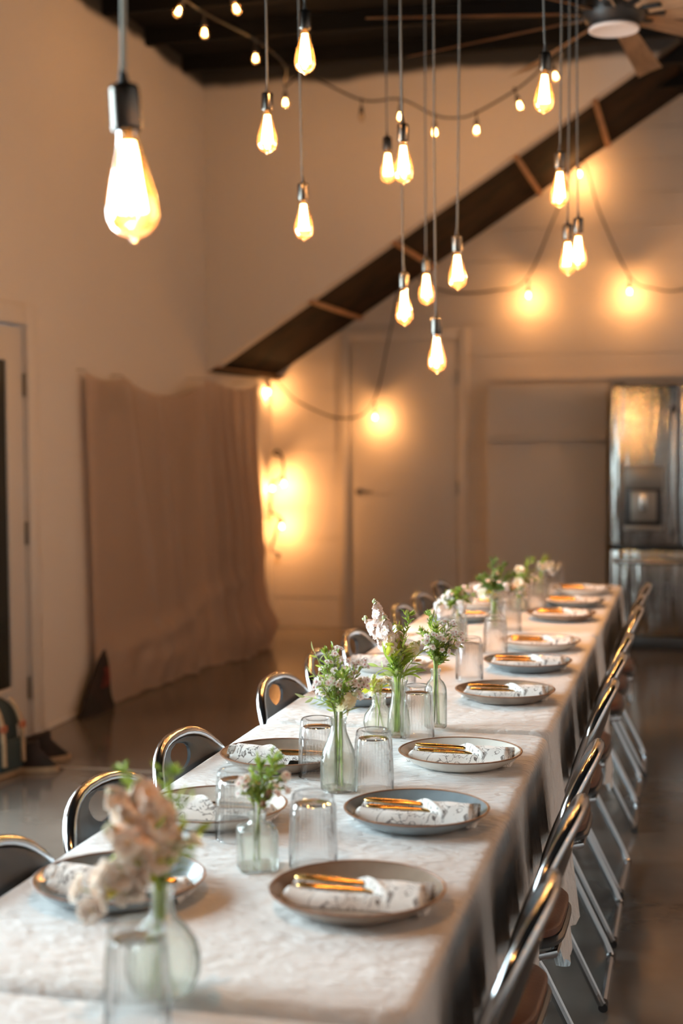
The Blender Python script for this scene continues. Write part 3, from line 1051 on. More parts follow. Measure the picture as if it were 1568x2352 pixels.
def nap_h(x, y):
    """height of the rolled napkin: full roll on the right, an open pocket with a low front lip on the left"""
    t = max(0.0, 1 - (y / .031) ** 2)
    end = max(0.0, min(1.0, (.106 - abs(x)) / .012)) ** .5
    dome = .0225 * t ** .55
    lip = .0125 * max(0.0, 1 - ((y + .019) / .012) ** 2) ** .5
    back = .0140 * max(0.0, 1 - ((y - .024) / .009) ** 2) ** .5
    left = max(lip, back, .0055 * t ** .3)
    left += .006 * max(0.0, (-.075 - x) / .03) * t           # pocket closes towards the left tip
    edge = .016 - 1.25 * y
    k = max(0.0, min(1.0, (edge - x) / .009 + .5))
    k = k * k * (3 - 2 * k)
    h = dome * (1 - k) + left * k
    h += .0022 * math.exp(-((x - edge - .004) / .005) ** 2) * t    # folded edge of the flap
    return h * end
bm = bmesh.new()
NXX, NYY = 84, 32
def nap_fn(u, v):
    x = -.106 + .212 * u
    y = -.031 + .062 * v
    wob = .0018 * math.sin(x * 45)
    return Vector((x, y + wob, max(0.0006, nap_h(x, y) + .0012 * noise.noise((x * 40, y * 60, 0)))))
grid(bm, NXX, NYY, nap_fn)
vb = [v for v in bm.verts]
bot = bmesh.new()
grid(bot, NXX, 1, lambda u, v: Vector((-.106 + .212 * u, -.031 + .062 * v + .0018 * math.sin((-.106 + .212 * u) * 45), 0.0)))
join(bm, bot)
NAP = from_bm(bm, 'napkin', 'napkin', 50)
# rolled end: a small spiral scroll of cloth closing the right end
bm = bmesh.new()
def scroll(u, v):
    a = u * 3.6 * PI
    r = 1 - .72 * u
    return Vector((.094 + .0125 * v, math.cos(a) * .0215 * r + .002, .0125 + math.sin(a) * .0105 * r))
grid(bm, 60, 2, scroll)
bmesh.ops.solidify(bm, geom=bm.faces[:], thickness=.001)
NROLL = from_bm(bm, 'rolled_end', 'napkin', 50)

def bar_mesh(name, sta):
    """flat-oval bar: sta = list of (x, half_width, half_thickness, y, z)"""
    bm = bmesh.new()
    rings = []
    for (x, w, h, y, z) in sta:
        rings.append([bm.verts.new((x, y + w * math.cos(2 * PI * k / 12), z + h * math.sin(2 * PI * k / 12))) for k in range(12)])
    for A, B in zip(rings, rings[1:]):
        for k in range(12):
            bm.faces.new((A[k], A[(k + 1) % 12], B[(k + 1) % 12], B[k]))
    bm.faces.new(list(reversed(rings[0]))); bm.faces.new(rings[-1])
    bmesh.ops.recalc_face_normals(bm, faces=bm.faces[:])
    return bm
kh = from_bm(bar_mesh('handle', [(-.094, .003, .0018, .012, .0175), (-.090, .0058, .0026, .012, .0175), (-.06, .0062, .003, .011, .0175), (-.02, .0048, .003, .010, .017), (.005, .0038, .0028, .010, .0165)]), 'handle', 'gold')
kb = from_bm(bar_mesh('blade', [(.005, .0035, .0022, .010, .0165), (.02, .006, .0014, .0105, .0163), (.055, .0066, .0010, .0105, .016), (.075, .0045, .0008, .009, .016), (.082, .001, .0006, .006, .016)]), 'blade', 'gold')
fh = from_bm(bar_mesh('handle', [(-.086, .003, .0016, -.003, .0135), (-.081, .0062, .0022, -.003, .0135), (-.055, .0055, .0024, -.0025, .0130), (-.02, .0032, .0026, -.002, .0126), (.01, .0028, .0024, -.001, .0122)]), 'handle', 'gold')
fbm = bar_mesh('head', [(.01, .003, .0022, -.001, .0122), (.025, .0075, .0013, -.001, .0118), (.042, .0085, .0011, -.001, .0108)])
for q in (-1.5, -.5, .5, 1.5):
    tube(fbm, [(.042, -.001 + q * .0046, .0108), (.06, -.001 + q * .0045, .0105), (.078, -.001 + q * .0040, .0118)], [.0014, .0012, .0006], 6)
fhd = from_bm(fbm, 'head', 'gold')

side_word = {'R': 'on the fridge side', 'L': 'on the drape side'}
plates_R = ['taupe', 'bluegrey', 'cream', 'taupe', 'bluegrey', 'cream', 'taupe', 'bluegrey', 'cream']
plates_L = ['bluegrey', 'cream', 'taupe', 'bluegrey', 'cream', 'taupe', 'bluegrey', 'cream', 'taupe']
PX = {'R': -.485, 'L': -.85}
PY = {'R': [2.02, 2.486, 2.96, 3.71, 4.21, 4.63, 5.37, 5.80, 6.26], 'L': [1.99, 2.43, 2.865, 3.612, 4.12, 4.56, 5.27, 5.68, 6.16]}
CWORD = {'taupe': 'taupe brown', 'bluegrey': 'blue-grey', 'cream': 'cream'}
ONTH = ['first', 'second', 'third', 'fourth', 'fifth', 'sixth', 'seventh', 'eighth', 'ninth']
for sd, cols in (('R', plates_R), ('L', plates_L)):
    for k, m in enumerate(cols):
        x, y = PX[sd] + random.uniform(-.006, .006), PY[sd][k]
        if sd == 'L' and k == 4:
            x -= .03
        sc_ = 1.0 if k < 5 else .97
        w = CWORD[m]
        o = mobj('dinner_plate', PM[m], None, (x, y, CZ + .0005), (0, 0, random.uniform(0, 6)))
        tag(o, '%s stoneware plate, %s from the camera %s' % (w, ONTH[k], side_word[sd]), 'plate', 'dinner plates')
        mobj('rim', RIM, o)
        rz = random.uniform(-.05, .05) + (PI if sd == 'L' else 0)
        nz = CZ + .0068
        nloc = (x, y, nz)
        nk = mobj('napkin', NAP, None, nloc, (0, 0, rz))
        nk.scale = (1.06, 1.22, 1.5)
        tag(nk, 'rolled toile napkin on %s plate, %s from the camera %s' % (w, ONTH[k], side_word[sd]), 'napkin', 'rolled napkins')
        mobj('rolled_end', NROLL, nk)
        kt = thing('table_knife', 'gold table knife tucked into the napkin on the %s plate %s' % (ONTH[k], side_word[sd]), 'knife', nloc, rz, 'gold knives')
        mobj('handle', kh, kt); mobj('blade', kb, kt); kt.scale = nk.scale
        ft = thing('fork', 'gold fork tucked into the napkin on the %s plate %s' % (ONTH[k], side_word[sd]), 'fork', nloc, rz, 'gold forks')
        mobj('handle', fh, ft); mobj('head', fhd, ft); ft.scale = nk.scale

# ------------------------------------------------------------------ tumblers, upside down
NF = 34
def flute(i, a):
    return FL[i] * (abs(math.cos(a * NF / 2)) - .6)
outer = [(.0392, .0008), (.0396, .003), (.0394, .014), (.0390, .020), (.0380, .045), (.0368, .075), (.0356, .100), (.0350, .1055), (.0346, .112), (.0335, .1175), (.0305, .1205), (.0270, .1215), (.0245, .1205), (.0225, .1175), (0, .1165)]
FL_o = [0, 0, 0, .0026, .0030, .0030, .0026, 0, 0, 0, 0, 0, 0, 0, 0]
inner = [(0, .1050), (.020, .1050), (.0295, .1030), (.0322, .097), (.0335, .075), (.0348, .045), (.0362, .018), (.0368, .003), (.0378, .0006)]
FL = FL_o + [0] * len(inner)
TUM = from_bm(lathem(outer + inner, NF * 5, closed=True, mod=flute), 'tumbler', 'tumbler', 30)
TP = [(-.640, 1.550), (-.768, 2.322), (-.598, 2.195), (-.748, 2.785), (-.611, 2.699), (-.621, 3.202), (-.624, 4.001), (-.619, 4.501), (-.635, 5.013), (-.612, 5.66), (-.612, 6.45), (-.860, 4.96), (-.745, 4.44), (-.80, 3.9), (-.745, 5.62)]
TL = ['in front of the round bud vase, blurred at the bottom edge', 'left of the small square bottle', 'right of the small square bottle', 'left of the teardrop bottle', 'right of the teardrop bottle', 'in front of the tall pink stock bottle',
      'behind the fourth plate, beside the boston round bottle', 'beside the sixth plate on the fridge side', 'beside the white rose bottle', 'beside the eighth plate on the fridge side', 'last at the far end of the table',
      'on the drape side near the seventh plate', 'on the drape side beyond the waxflower bottle', 'behind the green sprigs on the drape side', 'on the drape side near the eighth plate']
for (x, y), l in zip(TP, TL):
    o = mobj('tumbler', TUM, None, (x, y, CZ + .0005), (0, 0, random.uniform(0, 1)))
    tag(o, 'upturned ribbed glass tumbler ' + l, 'glass', 'upturned tumblers')

# ------------------------------------------------------------------ vases
def vase_mesh(prof, t=.0022, square=None, n=40):
    """outer profile bottom to lip; inner offset makes real thickness"""
    out = [(0, .001)] + [(max(.004, prof[0][0] - .006), .001)] + prof
    inn = [(max(.003, r - t), z if i < len(prof) - 1 else z) for i, (r, z) in enumerate(prof)]
    inn = [(r, z) for r, z in inn if z > .006]
    inn = list(reversed(inn)) + [(max(.003, prof[0][0] - .006), .006), (0, .006)]
    mod = None
    if square:
        allp = out + inn
        def mod(i, a):
            r, z = allp[i]
            if z < square:
                c, s = abs(math.cos(a)), abs(math.sin(a))
                e = 7.0
                f = (c ** e + s ** e) ** (-1 / e)
                return r * (f - 1)
            return 0
    return from_bm(lathem(out + inn, n, mod=mod), 'vase', 'vase', 50)
def water_mesh(prof, level, t=.003, square=None, n=40):
    p = []
    for (r, z) in prof:
        if z <= level:
            p.append((max(.002, r - t), max(z, .0065)))
        else:
            break
    i = len(p)
    r0, z0 = prof[i - 1]; r1, z1 = prof[i]
    f = (level - z0) / (z1 - z0)
    p.append((max(.002, r0 + (r1 - r0) * f - t), level))
    allp = [(0, .0065)] + p + [(0, level)]
    mod = None
    if square:
        def mod(i, a):
            r, z = allp[i]
            if z < square:
                c, s = abs(math.cos(a)), abs(math.sin(a))
                return r * ((c ** 7 + s ** 7) ** (-1 / 7) - 1)
            return 0
    return from_bm(lathem(allp, n, mod=mod), 'water', 'water', 50)
PROF = {
    'round': [(.030, .001), (.040, .008), (.0475, .030), (.048, .048), (.043, .068), (.030, .086), (.0185, .098), (.0145, .108), (.014, .126), (.0165, .132), (.0165, .136)],
    'square': [(.030, .001), (.031, .004), (.031, .062), (.029, .068), (.018, .073), (.0130, .077), (.0125, .084), (.015, .087), (.015, .092)],
    'teardrop': [(.033, .001), (.036, .006), (.0365, .03), (.036, .055), (.031, .080), (.0225, .100), (.0165, .116), (.0150, .128), (.0150, .140), (.0165, .1415), (.0165, .145)],
    'bulb': [(.024, .001), (.033, .008), (.037, .026), (.034, .044), (.023, .060), (.0170, .068), (.0165, .084), (.0195, .092), (.0200, .094)],
    'tall': [(.025, .001), (.027, .006), (.027, .030), (.0235, .060), (.0185, .080), (.0165, .100), (.0170, .118), (.0215, .129), (.0220, .131)],
    'boston': [(.024, .001), (.027, .005), (.027, .085), (.0255, .098), (.0195, .110), (.0125, .117), (.0108, .122), (.0108, .134), (.0130, .136), (.0130, .142)],
}
VASES = [  # x, y, kind, water level, label
    (-.643, 1.640, 'round', .062, 'round clear bottle vase of blurred peach stock, lowest in the photo'),
    (-.683, 2.163, 'square', .045, 'small square clear bottle holding a short green sprig'),
    (-.678, 2.684, 'teardrop', .070, 'teardrop clear bottle of waxflower and a pale yellow bloom'),
    (-.716, 3.221, 'bulb', .042, 'small bulbous clear bottle left of the pink stock bottle'),
    (-.664, 3.198, 'tall', .085, 'flared neck clear bottle of tall pink stock'),
    (-.598, 3.313, 'boston', .080, 'straight shouldered clear bottle of fine greenery right of pink stock'),
    (-.761, 4.665, 'boston', .06, 'clear bottle of pale waxflower and greens behind fine greenery'),
    (-.698, 5.058, 'tall', .06, 'clear bottle of dark green sprigs and white roses'),
    (-.675, 5.577, 'bulb', .05, 'clear bottle of cream roses near the far end of table'),
    (-.648, 6.123, 'teardrop', .05, 'farthest clear bottle with a yellowish white rose'),
]
VM, WM = {}, {}
for (x, y, kd, lv, lab) in VASES:
    sq = .071 if kd == 'square' else None
    if kd not in VM:
        VM[kd] = vase_mesh(PROF[kd], square=sq)
    o = mobj('bud_vase', VM[kd], None, (x, y, CZ + .0005), (0, 0, .5 if sq else random.uniform(0, 6)))
    tag(o, lab, 'vase', 'glass bud vases')
    mobj('water', water_mesh(PROF[kd], lv, square=sq), o)

# ------------------------------------------------------------------ flowers
def colmesh(name, bm, cols, m, sharp=0):
    """cols: list of colours per bmesh vertex"""
    me = bpy.data.meshes.new(name)
    bm.to_mesh(me)
    bm.free()
    ca = me.color_attributes.new('col', 'FLOAT_COLOR', 'POINT')
    for i, c in enumerate(cols):
        ca.data[i].color = (*c, 1)
    return finish(me, m, sharp)
def mixc(a, b, t):
    return tuple(x + (y - x) * t for x, y in zip(a, b))
def petal_flower(name, c_in, c_mid, c_out, R, layers, rnd, ruffle=.20, m='petal'):
    bm = bmesh.new()
    cols = []
    for (np_, rr, tilt, cup, off) in layers:
        for k in range(np_):
            a = 2 * PI * k / np_ + off + rnd.uniform(-.15, .15)
            sc_ = rnd.uniform(.9, 1.12)
            W = rr * R * (6.4 / np_)
            rotz = Matrix.Rotation(a, 3, 'Z')
            rows = []
            NU, NV = 4, 4
            for i in range(NU + 1):
                u = i / NU
                row = []
                w = W * math.sin(PI * min(.90, .10 + .80 * u)) ** .7 * sc_
                for j in range(NV + 1):
                    v = j / NV * 2 - 1
                    el = tilt * (1 - .5 * u) + (1 - u) * .3
                    p = Vector((rr * R * u * math.cos(el) * sc_ + .0005, v * w * .5, rr * R * u * math.sin(el) + cup * R * (v * v) * .5))
                    if u > .6:
                        p.z += ruffle * R * math.sin(v * 7 + k * 2) * (u - .6) * 2
                        p.x += ruffle * R * .6 * math.cos(v * 9 + k) * (u - .6)
                    row.append(bm.verts.new(rotz @ p))
                    cols.append(mixc(c_in, c_mid, u / .5) if u < .5 else mixc(c_mid, c_out, (u - .5) / .5))
                rows.append(row)
            for i in range(NU):
                for j in range(NV):
                    bm.faces.new((rows[i][j], rows[i + 1][j], rows[i + 1][j + 1], rows[i][j + 1]))
    bm.verts.index_update()
    return colmesh(name, bm, cols, m)
rn = random.Random(3)
LAY = [(7, 1.0, .10, .06, 0), (6, .80, .30, .08, .4), (4, .50, .60, .1, .1)]
LAYR = [(6, 1.0, .55, .5, 0), (6, .9, .95, .6, .5), (5, .75, 1.2, .6, .2), (4, .55, 1.35, .6, .7)]
PINK = [petal_flower('blossom', (.80, .70, .30), (.99, .79, .70), (1.0, .89, .84), .0140, LAY, rn) for _ in range(3)]
PEACH = [petal_flower('blossom', (.80, .48, .12), (1.0, .76, .58), (1.0, .90, .80), .0205, LAY, rn) for _ in range(3)]
YELL = [petal_flower('blossom', (.75, .62, .15), (.93, .85, .50), (.95, .90, .70), .0145, LAY, rn) for _ in range(2)]
FREE = [petal_flower('blossom', (.75, .55, .18), (.93, .80, .70), (.95, .90, .84), .0150, LAYR[:3], rn, .06) for _ in range(2)]
ROSE = [petal_flower('blossom', (.80, .74, .45), (.92, .88, .72), (.95, .93, .86), .022, LAYR, rn, .05) for _ in range(2)]
BUDW = petal_flower('blossom', (.75, .72, .45), (.90, .88, .74), (.95, .94, .88), .012, [(5, 1.5, 1.25, .5, 0), (4, 1.2, 1.35, .5, .4)], rn, .02)
def waxflower(n):
    bm = bmesh.new(); cols = []
    R = .0062
    for k in range(5):
        a = 2 * PI * k / 5
        c = Vector((math.cos(a) * R * .62, math.sin(a) * R * .62, .0012))
        ctr = bm.verts.new(c + Vector((0, 0, -.0006))); cols.append((.92, .84, .80))
        ring = []
        for j in range(7):
            b_ = 2 * PI * j / 7 + a
            ring.append(bm.verts.new(c + Vector((math.cos(b_) * R * .46, math.sin(b_) * R * .46, .0010)))); cols.append((.95, .91, .88))
        for j in range(7):
            bm.faces.new((ctr, ring[j], ring[(j + 1) % 7]))
    top = bm.verts.new((0, 0, .0030)); cols.append((.50, .10, .10))
    ring, low = [], []
    for j in range(7):
        b_ = 2 * PI * j / 7
        ring.append(bm.verts.new((math.cos(b_) * R * .32, math.sin(b_) * R * .32, .0022))); cols.append((.80, .52, .48))
    for j in range(7):
        b_ = 2 * PI * j / 7
        low.append(bm.verts.new((math.cos(b_) * R * .12, math.sin(b_) * R * .12, -.004))); cols.append((.25, .30, .10))
    for j in range(7):
        bm.faces.new((top, ring[j], ring[(j + 1) % 7]))
        bm.faces.new((ring[j], low[j], low[(j + 1) % 7], ring[(j + 1) % 7]))
    return colmesh('blossom', bm, cols, 'petal')
WAX = waxflower(0)
def bud_mesh(c0, c1, R):
    bm = bmesh.new()
    bmesh.ops.create_uvsphere(bm, u_segments=8, v_segments=6, radius=R)
    for v in bm.verts:
        v.co.z = v.co.z * 1.4 + R
    bm.verts.index_update()
    cols = [mixc(c0, c1, max(0, min(1, v.co.z / (2 * R)))) for v in bm.verts]
    return colmesh('bud', bm, cols, 'petal')
GBUD = bud_mesh((.30, .38, .10), (.75, .76, .48), .0042)
BERRY = bud_mesh((.12, .07, .03), (.22, .12, .06), .0055)
def leaf_mesh(L, W, c0, c1, fold=.25, curl=.2):
    bm = bmesh.new(); cols = []
    rows = []
    N = 6
    for i in range(N + 1):
        u = i / N
        w = W * math.sin(PI * (u * .94 + .03)) ** .8 * (1.15 - .4 * u)
        row = []
        for v in (-1, 0, 1):
            row.append(bm.verts.new((L * u, v * w * .5, abs(v) * w * fold - curl * L * u * u)))
            cols.append(c0 if v else c1)
        rows.append(row)
    for i in range(N):
        for j in range(2):
            bm.faces.new((rows[i][j], rows[i + 1][j], rows[i + 1][j + 1], rows[i][j + 1]))
    return colmesh('leaf', bm, cols, 'leaf')
LEAF_STOCK = leaf_mesh(.055, .014, (0.293, 0.412, 0.048), (0.415, 0.490, 0.084), .2, .25)
LEAF_LIME = leaf_mesh(.045, .018, (0.561, 0.608, 0.054), (0.683, 0.686, 0.102), .15, .2)
LEAF_EUC = leaf_mesh(.032, .014, (0.342, 0.392, 0.156), (0.464, 0.490, 0.216), .12, .15)
LEAF_DARK = leaf_mesh(.040, .020, (0.134, 0.196, 0.024), (0.220, 0.274, 0.042), .15, .2)
LEAF_FINE = leaf_mesh(.018, .0045, (0.220, 0.333, 0.048), (0.317, 0.412, 0.072), .1, .15)
LEAF_TIP = leaf_mesh(.020, .0055, (0.390, 0.510, 0.078), (0.488, 0.568, 0.108), .1, .1)

# tips of the cut stems, metres
STEMS = {
    1: [('stockp', -0.704, 1.619, 1.000), ('stockp', -0.655, 1.647, 0.985), ('stockp', -0.690, 1.585, 0.965), ('stockp', -0.672, 1.63, 1.012), ('freesia', -0.731, 1.600, 0.883), ('freesia', -0.691, 1.580, 0.908), ('rosebud', -0.630, 1.628, 0.933), ('leaf', -0.611, 1.664, 0.946), ('leaf', -0.685, 1.595, 0.955), ('green', -0.701, 1.646, 1.023), ('green', -0.648, 1.679, 1.015), ('leaf', -0.670, 1.606, 0.923), ('freesia', -0.704, 1.585, 0.876), ('leaf', -0.653, 1.672, 0.907)],
    2: [('green', -0.678, 2.168, 0.917), ('green', -0.663, 2.193, 0.922), ('wax', -0.700, 2.151, 0.889), ('wax', -0.653, 2.193, 0.889), ('berry', -0.665, 2.158, 0.872)],
    3: [('leaf', -0.725, 2.682, 1.025), ('wax', -0.689, 2.690, 1.010), ('wax', -0.706, 2.653, 0.968), ('wax', -0.665, 2.715, 0.981), ('wax', -0.635, 2.703, 0.992), ('leaf', -0.748, 2.692, 0.934), ('green', -0.711, 2.716, 1.018), ('yellow', -0.648, 2.676, 0.941), ('leaf', -0.725, 2.659, 0.988), ('wax', -0.708, 2.704, 0.981), ('wax', -0.642, 2.699, 0.958), ('green', -0.661, 2.665, 0.985)],
    4: [('yellow', -0.730, 3.219, 0.878), ('freesia', -0.705, 3.245, 0.866), ('leaf', -0.739, 3.196, 0.869)],
    5: [('stock', -0.717, 3.196, 1.059), ('stock', -0.690, 3.180, 1.024), ('stock', -0.669, 3.225, 0.994), ('stock', -0.743, 3.219, 1.018), ('leaf', -0.626, 3.212, 0.936), ('leaf', -0.649, 3.177, 0.961), ('leaf', -0.683, 3.219, 0.943), ('yellow', -0.631, 3.243, 0.962), ('green', -0.645, 3.233, 1.029), ('leaf', -0.646, 3.226, 0.892), ('green', -0.668, 3.170, 0.931), ('leaf', -0.715, 3.209, 0.913)],
    6: [('green', -0.614, 3.318, 1.019), ('green', -0.595, 3.301, 0.991), ('wax', -0.569, 3.328, 0.993), ('wax', -0.589, 3.353, 0.973), ('leaf', -0.543, 3.332, 0.954), ('green', -0.635, 3.342, 0.979), ('wax', -0.550, 3.311, 0.975), ('green', -0.602, 3.338, 0.944), ('wax', -0.608, 3.286, 0.969), ('green', -0.577, 3.303, 0.939)],
    7: [('green', -0.765, 4.669, 0.934), ('wax', -0.803, 4.658, 0.905), ('wax', -0.740, 4.696, 0.936), ('green', -0.785, 4.640, 0.886), ('wax', -0.716, 4.660, 0.921), ('wax', -0.773, 4.695, 0.887), ('wax', -0.833, 4.669, 0.878), ('green', -0.799, 4.680, 0.922), ('wax', -0.748, 4.649, 0.871), ('green', -0.731, 4.695, 0.895)],
    8: [('green', -0.707, 5.064, 0.998), ('green', -0.664, 5.094, 0.977), ('rose', -0.730, 5.031, 0.885), ('rose', -0.695, 5.060, 0.873), ('wax', -0.691, 5.085, 0.938), ('green', -0.738, 5.084, 0.937), ('green', -0.651, 5.053, 0.911), ('green', -0.691, 5.063, 0.916), ('green', -0.749, 5.029, 0.934), ('green', -0.639, 5.098, 0.942), ('wax', -0.621, 5.079, 0.888), ('wax', -0.759, 5.076, 0.895), ('green', -0.727, 5.095, 0.897), ('wax', -0.657, 5.041, 0.912)],
    9: [('rose', -0.671, 5.581, 0.912), ('green', -0.628, 5.595, 0.958), ('rose', -0.600, 5.621, 0.925), ('rose', -0.673, 5.558, 0.866), ('freesia', -0.653, 5.602, 0.827), ('rose', -0.651, 5.616, 0.878), ('green', -0.685, 5.597, 0.882), ('wax', -0.612, 5.594, 0.881)],
    10: [('rose', -0.612, 6.134, 0.887), ('freesia', -0.641, 6.145, 0.844), ('freesia', -0.595, 6.116, 0.866), ('rose', -0.585, 6.171, 0.880), ('green', -0.630, 6.129, 0.883)],
}
VWORD = {1: 'the round bottle', 2: 'the small square bottle', 3: 'the teardrop bottle', 4: 'the small bulbous bottle', 5: 'the flared bottle', 6: 'the straight shouldered bottle',
         7: 'the bottle behind fine greenery', 8: 'the dark green bouquet', 9: 'the cream rose bottle', 10: 'the farthest bottle'}
KIND = {'stockp': ('stock_flower', 'peach stock flower stem', 'flower'), 'stock': ('stock_flower', 'pale pink stock flower stem', 'flower'), 'freesia': ('freesia', 'low white and peach freesia stem', 'flower'),
        'rosebud': ('lisianthus', 'white budding lisianthus stem', 'flower'), 'leaf': ('leafy_sprig', 'broad leaved green sprig', 'foliage sprig'), 'green': ('greenery_sprig', 'fine leaved green sprig', 'foliage sprig'),
        'wax': ('waxflower', 'white waxflower sprig', 'flower'), 'yellow': ('stock_flower', 'pale yellow stock flower stem', 'flower'), 'berry': ('berry_sprig', 'brown berry sprig', 'foliage sprig'), 'rose': ('rose', 'white rose stem', 'flower')}
def orient(d, roll=0.0):
    """rotation taking +Z to d"""
    q = Vector((0, 0, 1)).rotation_difference(Vector(d).normalized())
    return (q.to_matrix() @ Matrix.Rotation(roll, 3, 'Z')).to_euler()
def orient_x(d, roll=0.0):
    d = Vector(d).normalized()
    q = Vector((1, 0, 0)).rotation_difference(d)
    return (q.to_matrix() @ Matrix.Rotation(roll, 3, 'X')).to_euler()
def put(name, me, parent, loc, rot, s=1.0):
    o = mobj(name, me, parent, loc, rot)
    o.scale = (s, s, s)
    return o
HEIGHTWORD = ['tallest', 'second tallest', 'third tallest', 'shortest']
def build_stem(vi, kind, tip, lab, rnd):
    vx, vy, vk, lv, _ = VASES[vi - 1]
    H = PROF[vk][-1][1]
    rneck = min(r for r, z in PROF[vk] if z > H * .6) - .004
    far = vi >= 7
    nm, _, cat = KIND[kind]
    base = Vector((vx + rnd.uniform(-.010, .010), vy + rnd.uniform(-.010, .010), CZ + .012))
    th = math.atan2(tip.y - vy, tip.x - vx)
    rr = rneck * rnd.uniform(.25, .8)
    mouth = Vector((vx + math.cos(th) * rr, vy + math.sin(th) * rr, CZ + H))
    t = thing(nm, lab, cat, base, 0, 'cut stems in the bud vases')
    P0 = Vector((0, 0, 0)); P1 = mouth - base; P2 = tip - base
    ctrl = P1 + (P1 - P0).normalized() * (P2 - P1).length * .45
    pts = [P0.lerp(P1, k / 3) for k in range(3)]
    for k in range(9):
        s = k / 8
        pts.append(P1 * (1 - s) ** 2 + ctrl * 2 * s * (1 - s) + P2 * s * s)
    up = pts[3:]
    def at(s):
        f = s * (len(up) - 1); i = min(int(f), len(up) - 2)
        return up[i].lerp(up[i + 1], f - i), (up[i + 1] - up[i]).normalized()
    L = (P2 - P1).length
    sbm = bmesh.new()
    thick = .0019 if kind in ('stock', 'stockp', 'rose', 'yellow', 'rosebud') else .0011
    tube(sbm, pts, [thick] * 3 + [thick * (1 - .45 * k / 8) for k in range(9)], 6)
    def rdir(d, spread):
        v = Vector((rnd.gauss(0, 1), rnd.gauss(0, 1), rnd.gauss(0, 1)))
        v -= d * v.dot(d)
        v.normalize()
        return (d * math.cos(spread) + v * math.sin(spread)).normalized()
    stem_mat = 'stem'
    if kind in ('stock', 'stockp', 'yellow'):
        fl = {'stock': PINK, 'stockp': PEACH, 'yellow': YELL}[kind]
        nb = {'stock': 14, 'stockp': 11, 'yellow': 6}[kind]
        span = {'stock': .075, 'stockp': .062, 'yellow': .035}[kind]
        for k in range(nb):
            s = 1 - (span / max(L, .02)) * (k / nb)
            p, d = at(max(0.05, s))
            ang = k * 2.4
            sd = d.orthogonal().normalized()
            sd = Matrix.Rotation(ang, 3, d) @ sd
            dirn = (sd * 1.0 + d * (.9 if k < 2 else .35)).normalized()
            size = (.55 + .5 * min(1, k / (nb * .35))) * rnd.uniform(.9, 1.1)
            q = p + dirn * (.008 if kind != 'stockp' else .013) * size
            put('blossom', rnd.choice(fl), t, q, orient(dirn, rnd.uniform(0, 6)), size)
            tube(sbm, [p, q], .0009, 5)
        for k in range(2):
            p, d = at(1.0)
            put('bud', GBUD, t, p + rdir(d, .5) * .004, orient(rdir(d, .4)), rnd.uniform(.8, 1.2))
        for k in range(5 if kind != 'yellow' else 2):
            s = rnd.uniform(.05, .55)
            p, d = at(s)
            put('leaf', LEAF_STOCK if rnd.random() < .7 else LEAF_LIME, t, p, orient_x(rdir(d, rnd.uniform(.4, .9)), rnd.uniform(-.6, .6)), rnd.uniform(.75, 1.15))
    elif kind in ('rose', 'rosebud', 'freesia'):
        p, d = at(1.0)
        if kind == 'rose':
            put('blossom', rnd.choice(ROSE), t, p, orient(d + Vector((.2, -.7, .2)), rnd.uniform(0, 6)), rnd.uniform(.9, 1.1))
        elif kind == 'rosebud':
            put('blossom', BUDW, t, p, orient(d), 1.2)
            for k in range(2):
                s, dd = at(.5 + .2 * k)
                dn = rdir(dd, .6); tube(sbm, [s, s + dn * .035], .0010, 5)
                put('blossom', BUDW, t, s + dn * .034, orient(dn), .9)
        else:
            for k in range(4):
                s, dd = at(1 - .2 * k)
                dn = (rdir(dd, .7) + Vector((0, -.3, .2))).normalized()
                tube(sbm, [s, s + dn * .010], .0009, 5)
                put('blossom', rnd.choice(FREE), t, s + dn * .009, orient(dn, rnd.uniform(0, 6)), (.75 + .12 * k) * (1.7 if vi == 1 else 1))
        for k in range(3):
            p, d = at(rnd.uniform(.1, .7))
            put('leaf', LEAF_LIME if kind == 'freesia' else LEAF_STOCK, t, p, orient_x(rdir(d, .7), rnd.uniform(-.6, .6)), rnd.uniform(.6, .9))
    elif kind == 'leaf':
        mm = {1: (LEAF_DARK, LEAF_LIME), 3: (LEAF_EUC, LEAF_TIP), 4: (LEAF_LIME, LEAF_LIME), 5: (LEAF_STOCK, LEAF_EUC), 6: (LEAF_DARK, LEAF_EUC)}.get(vi, (LEAF_EUC, LEAF_EUC))
        n = 13 if L > .07 else 7
        for k in range(n):
            s = .12 + .88 * k / (n - 1)
            p, d = at(s)
            sd = Matrix.Rotation(k * PI + rnd.uniform(-.6, .6), 3, d) @ d.orthogonal().normalized()
            dirn = (sd + d * .8).normalized() if k < n - 1 else d
            put('leaf', mm[k % 2], t, p, orient_x(dirn, rnd.uniform(-.8, .8)), rnd.uniform(.7, 1.1) * (1 - .3 * s))
    elif kind in ('green', 'wax', 'berry'):
        stem_mat = 'twig' if kind != 'green' else 'stem'
        nbr = 7 if kind == 'wax' else (8 if kind == 'green' else 3)
        fol = bmesh.new()
        fcols = []
        def fine_leaf(p, dirn, Ln, Wd, c):
            d = Vector(dirn).normalized()
            w = d.orthogonal().normalized()
            w = Matrix.Rotation(rnd.uniform(0, 6), 3, d) @ w
            nrm = d.cross(w)
            ids = []
            for (u, v, h) in ((0, 0, 0), (.35, .5, .12), (.75, .38, .10), (1, 0, -.05), (.75, -.38, .10), (.35, -.5, .12)):
                ids.append(fol.verts.new(p + d * Ln * u + w * Wd * v + nrm * Ln * h)); fcols.append(c)
            mid = fol.verts.new(p + d * Ln * .5 - nrm * Ln * .03); fcols.append(tuple(x * 1.25 for x in c))
            for q in range(6):
                fol.faces.new((mid, ids[q], ids[(q + 1) % 6]))
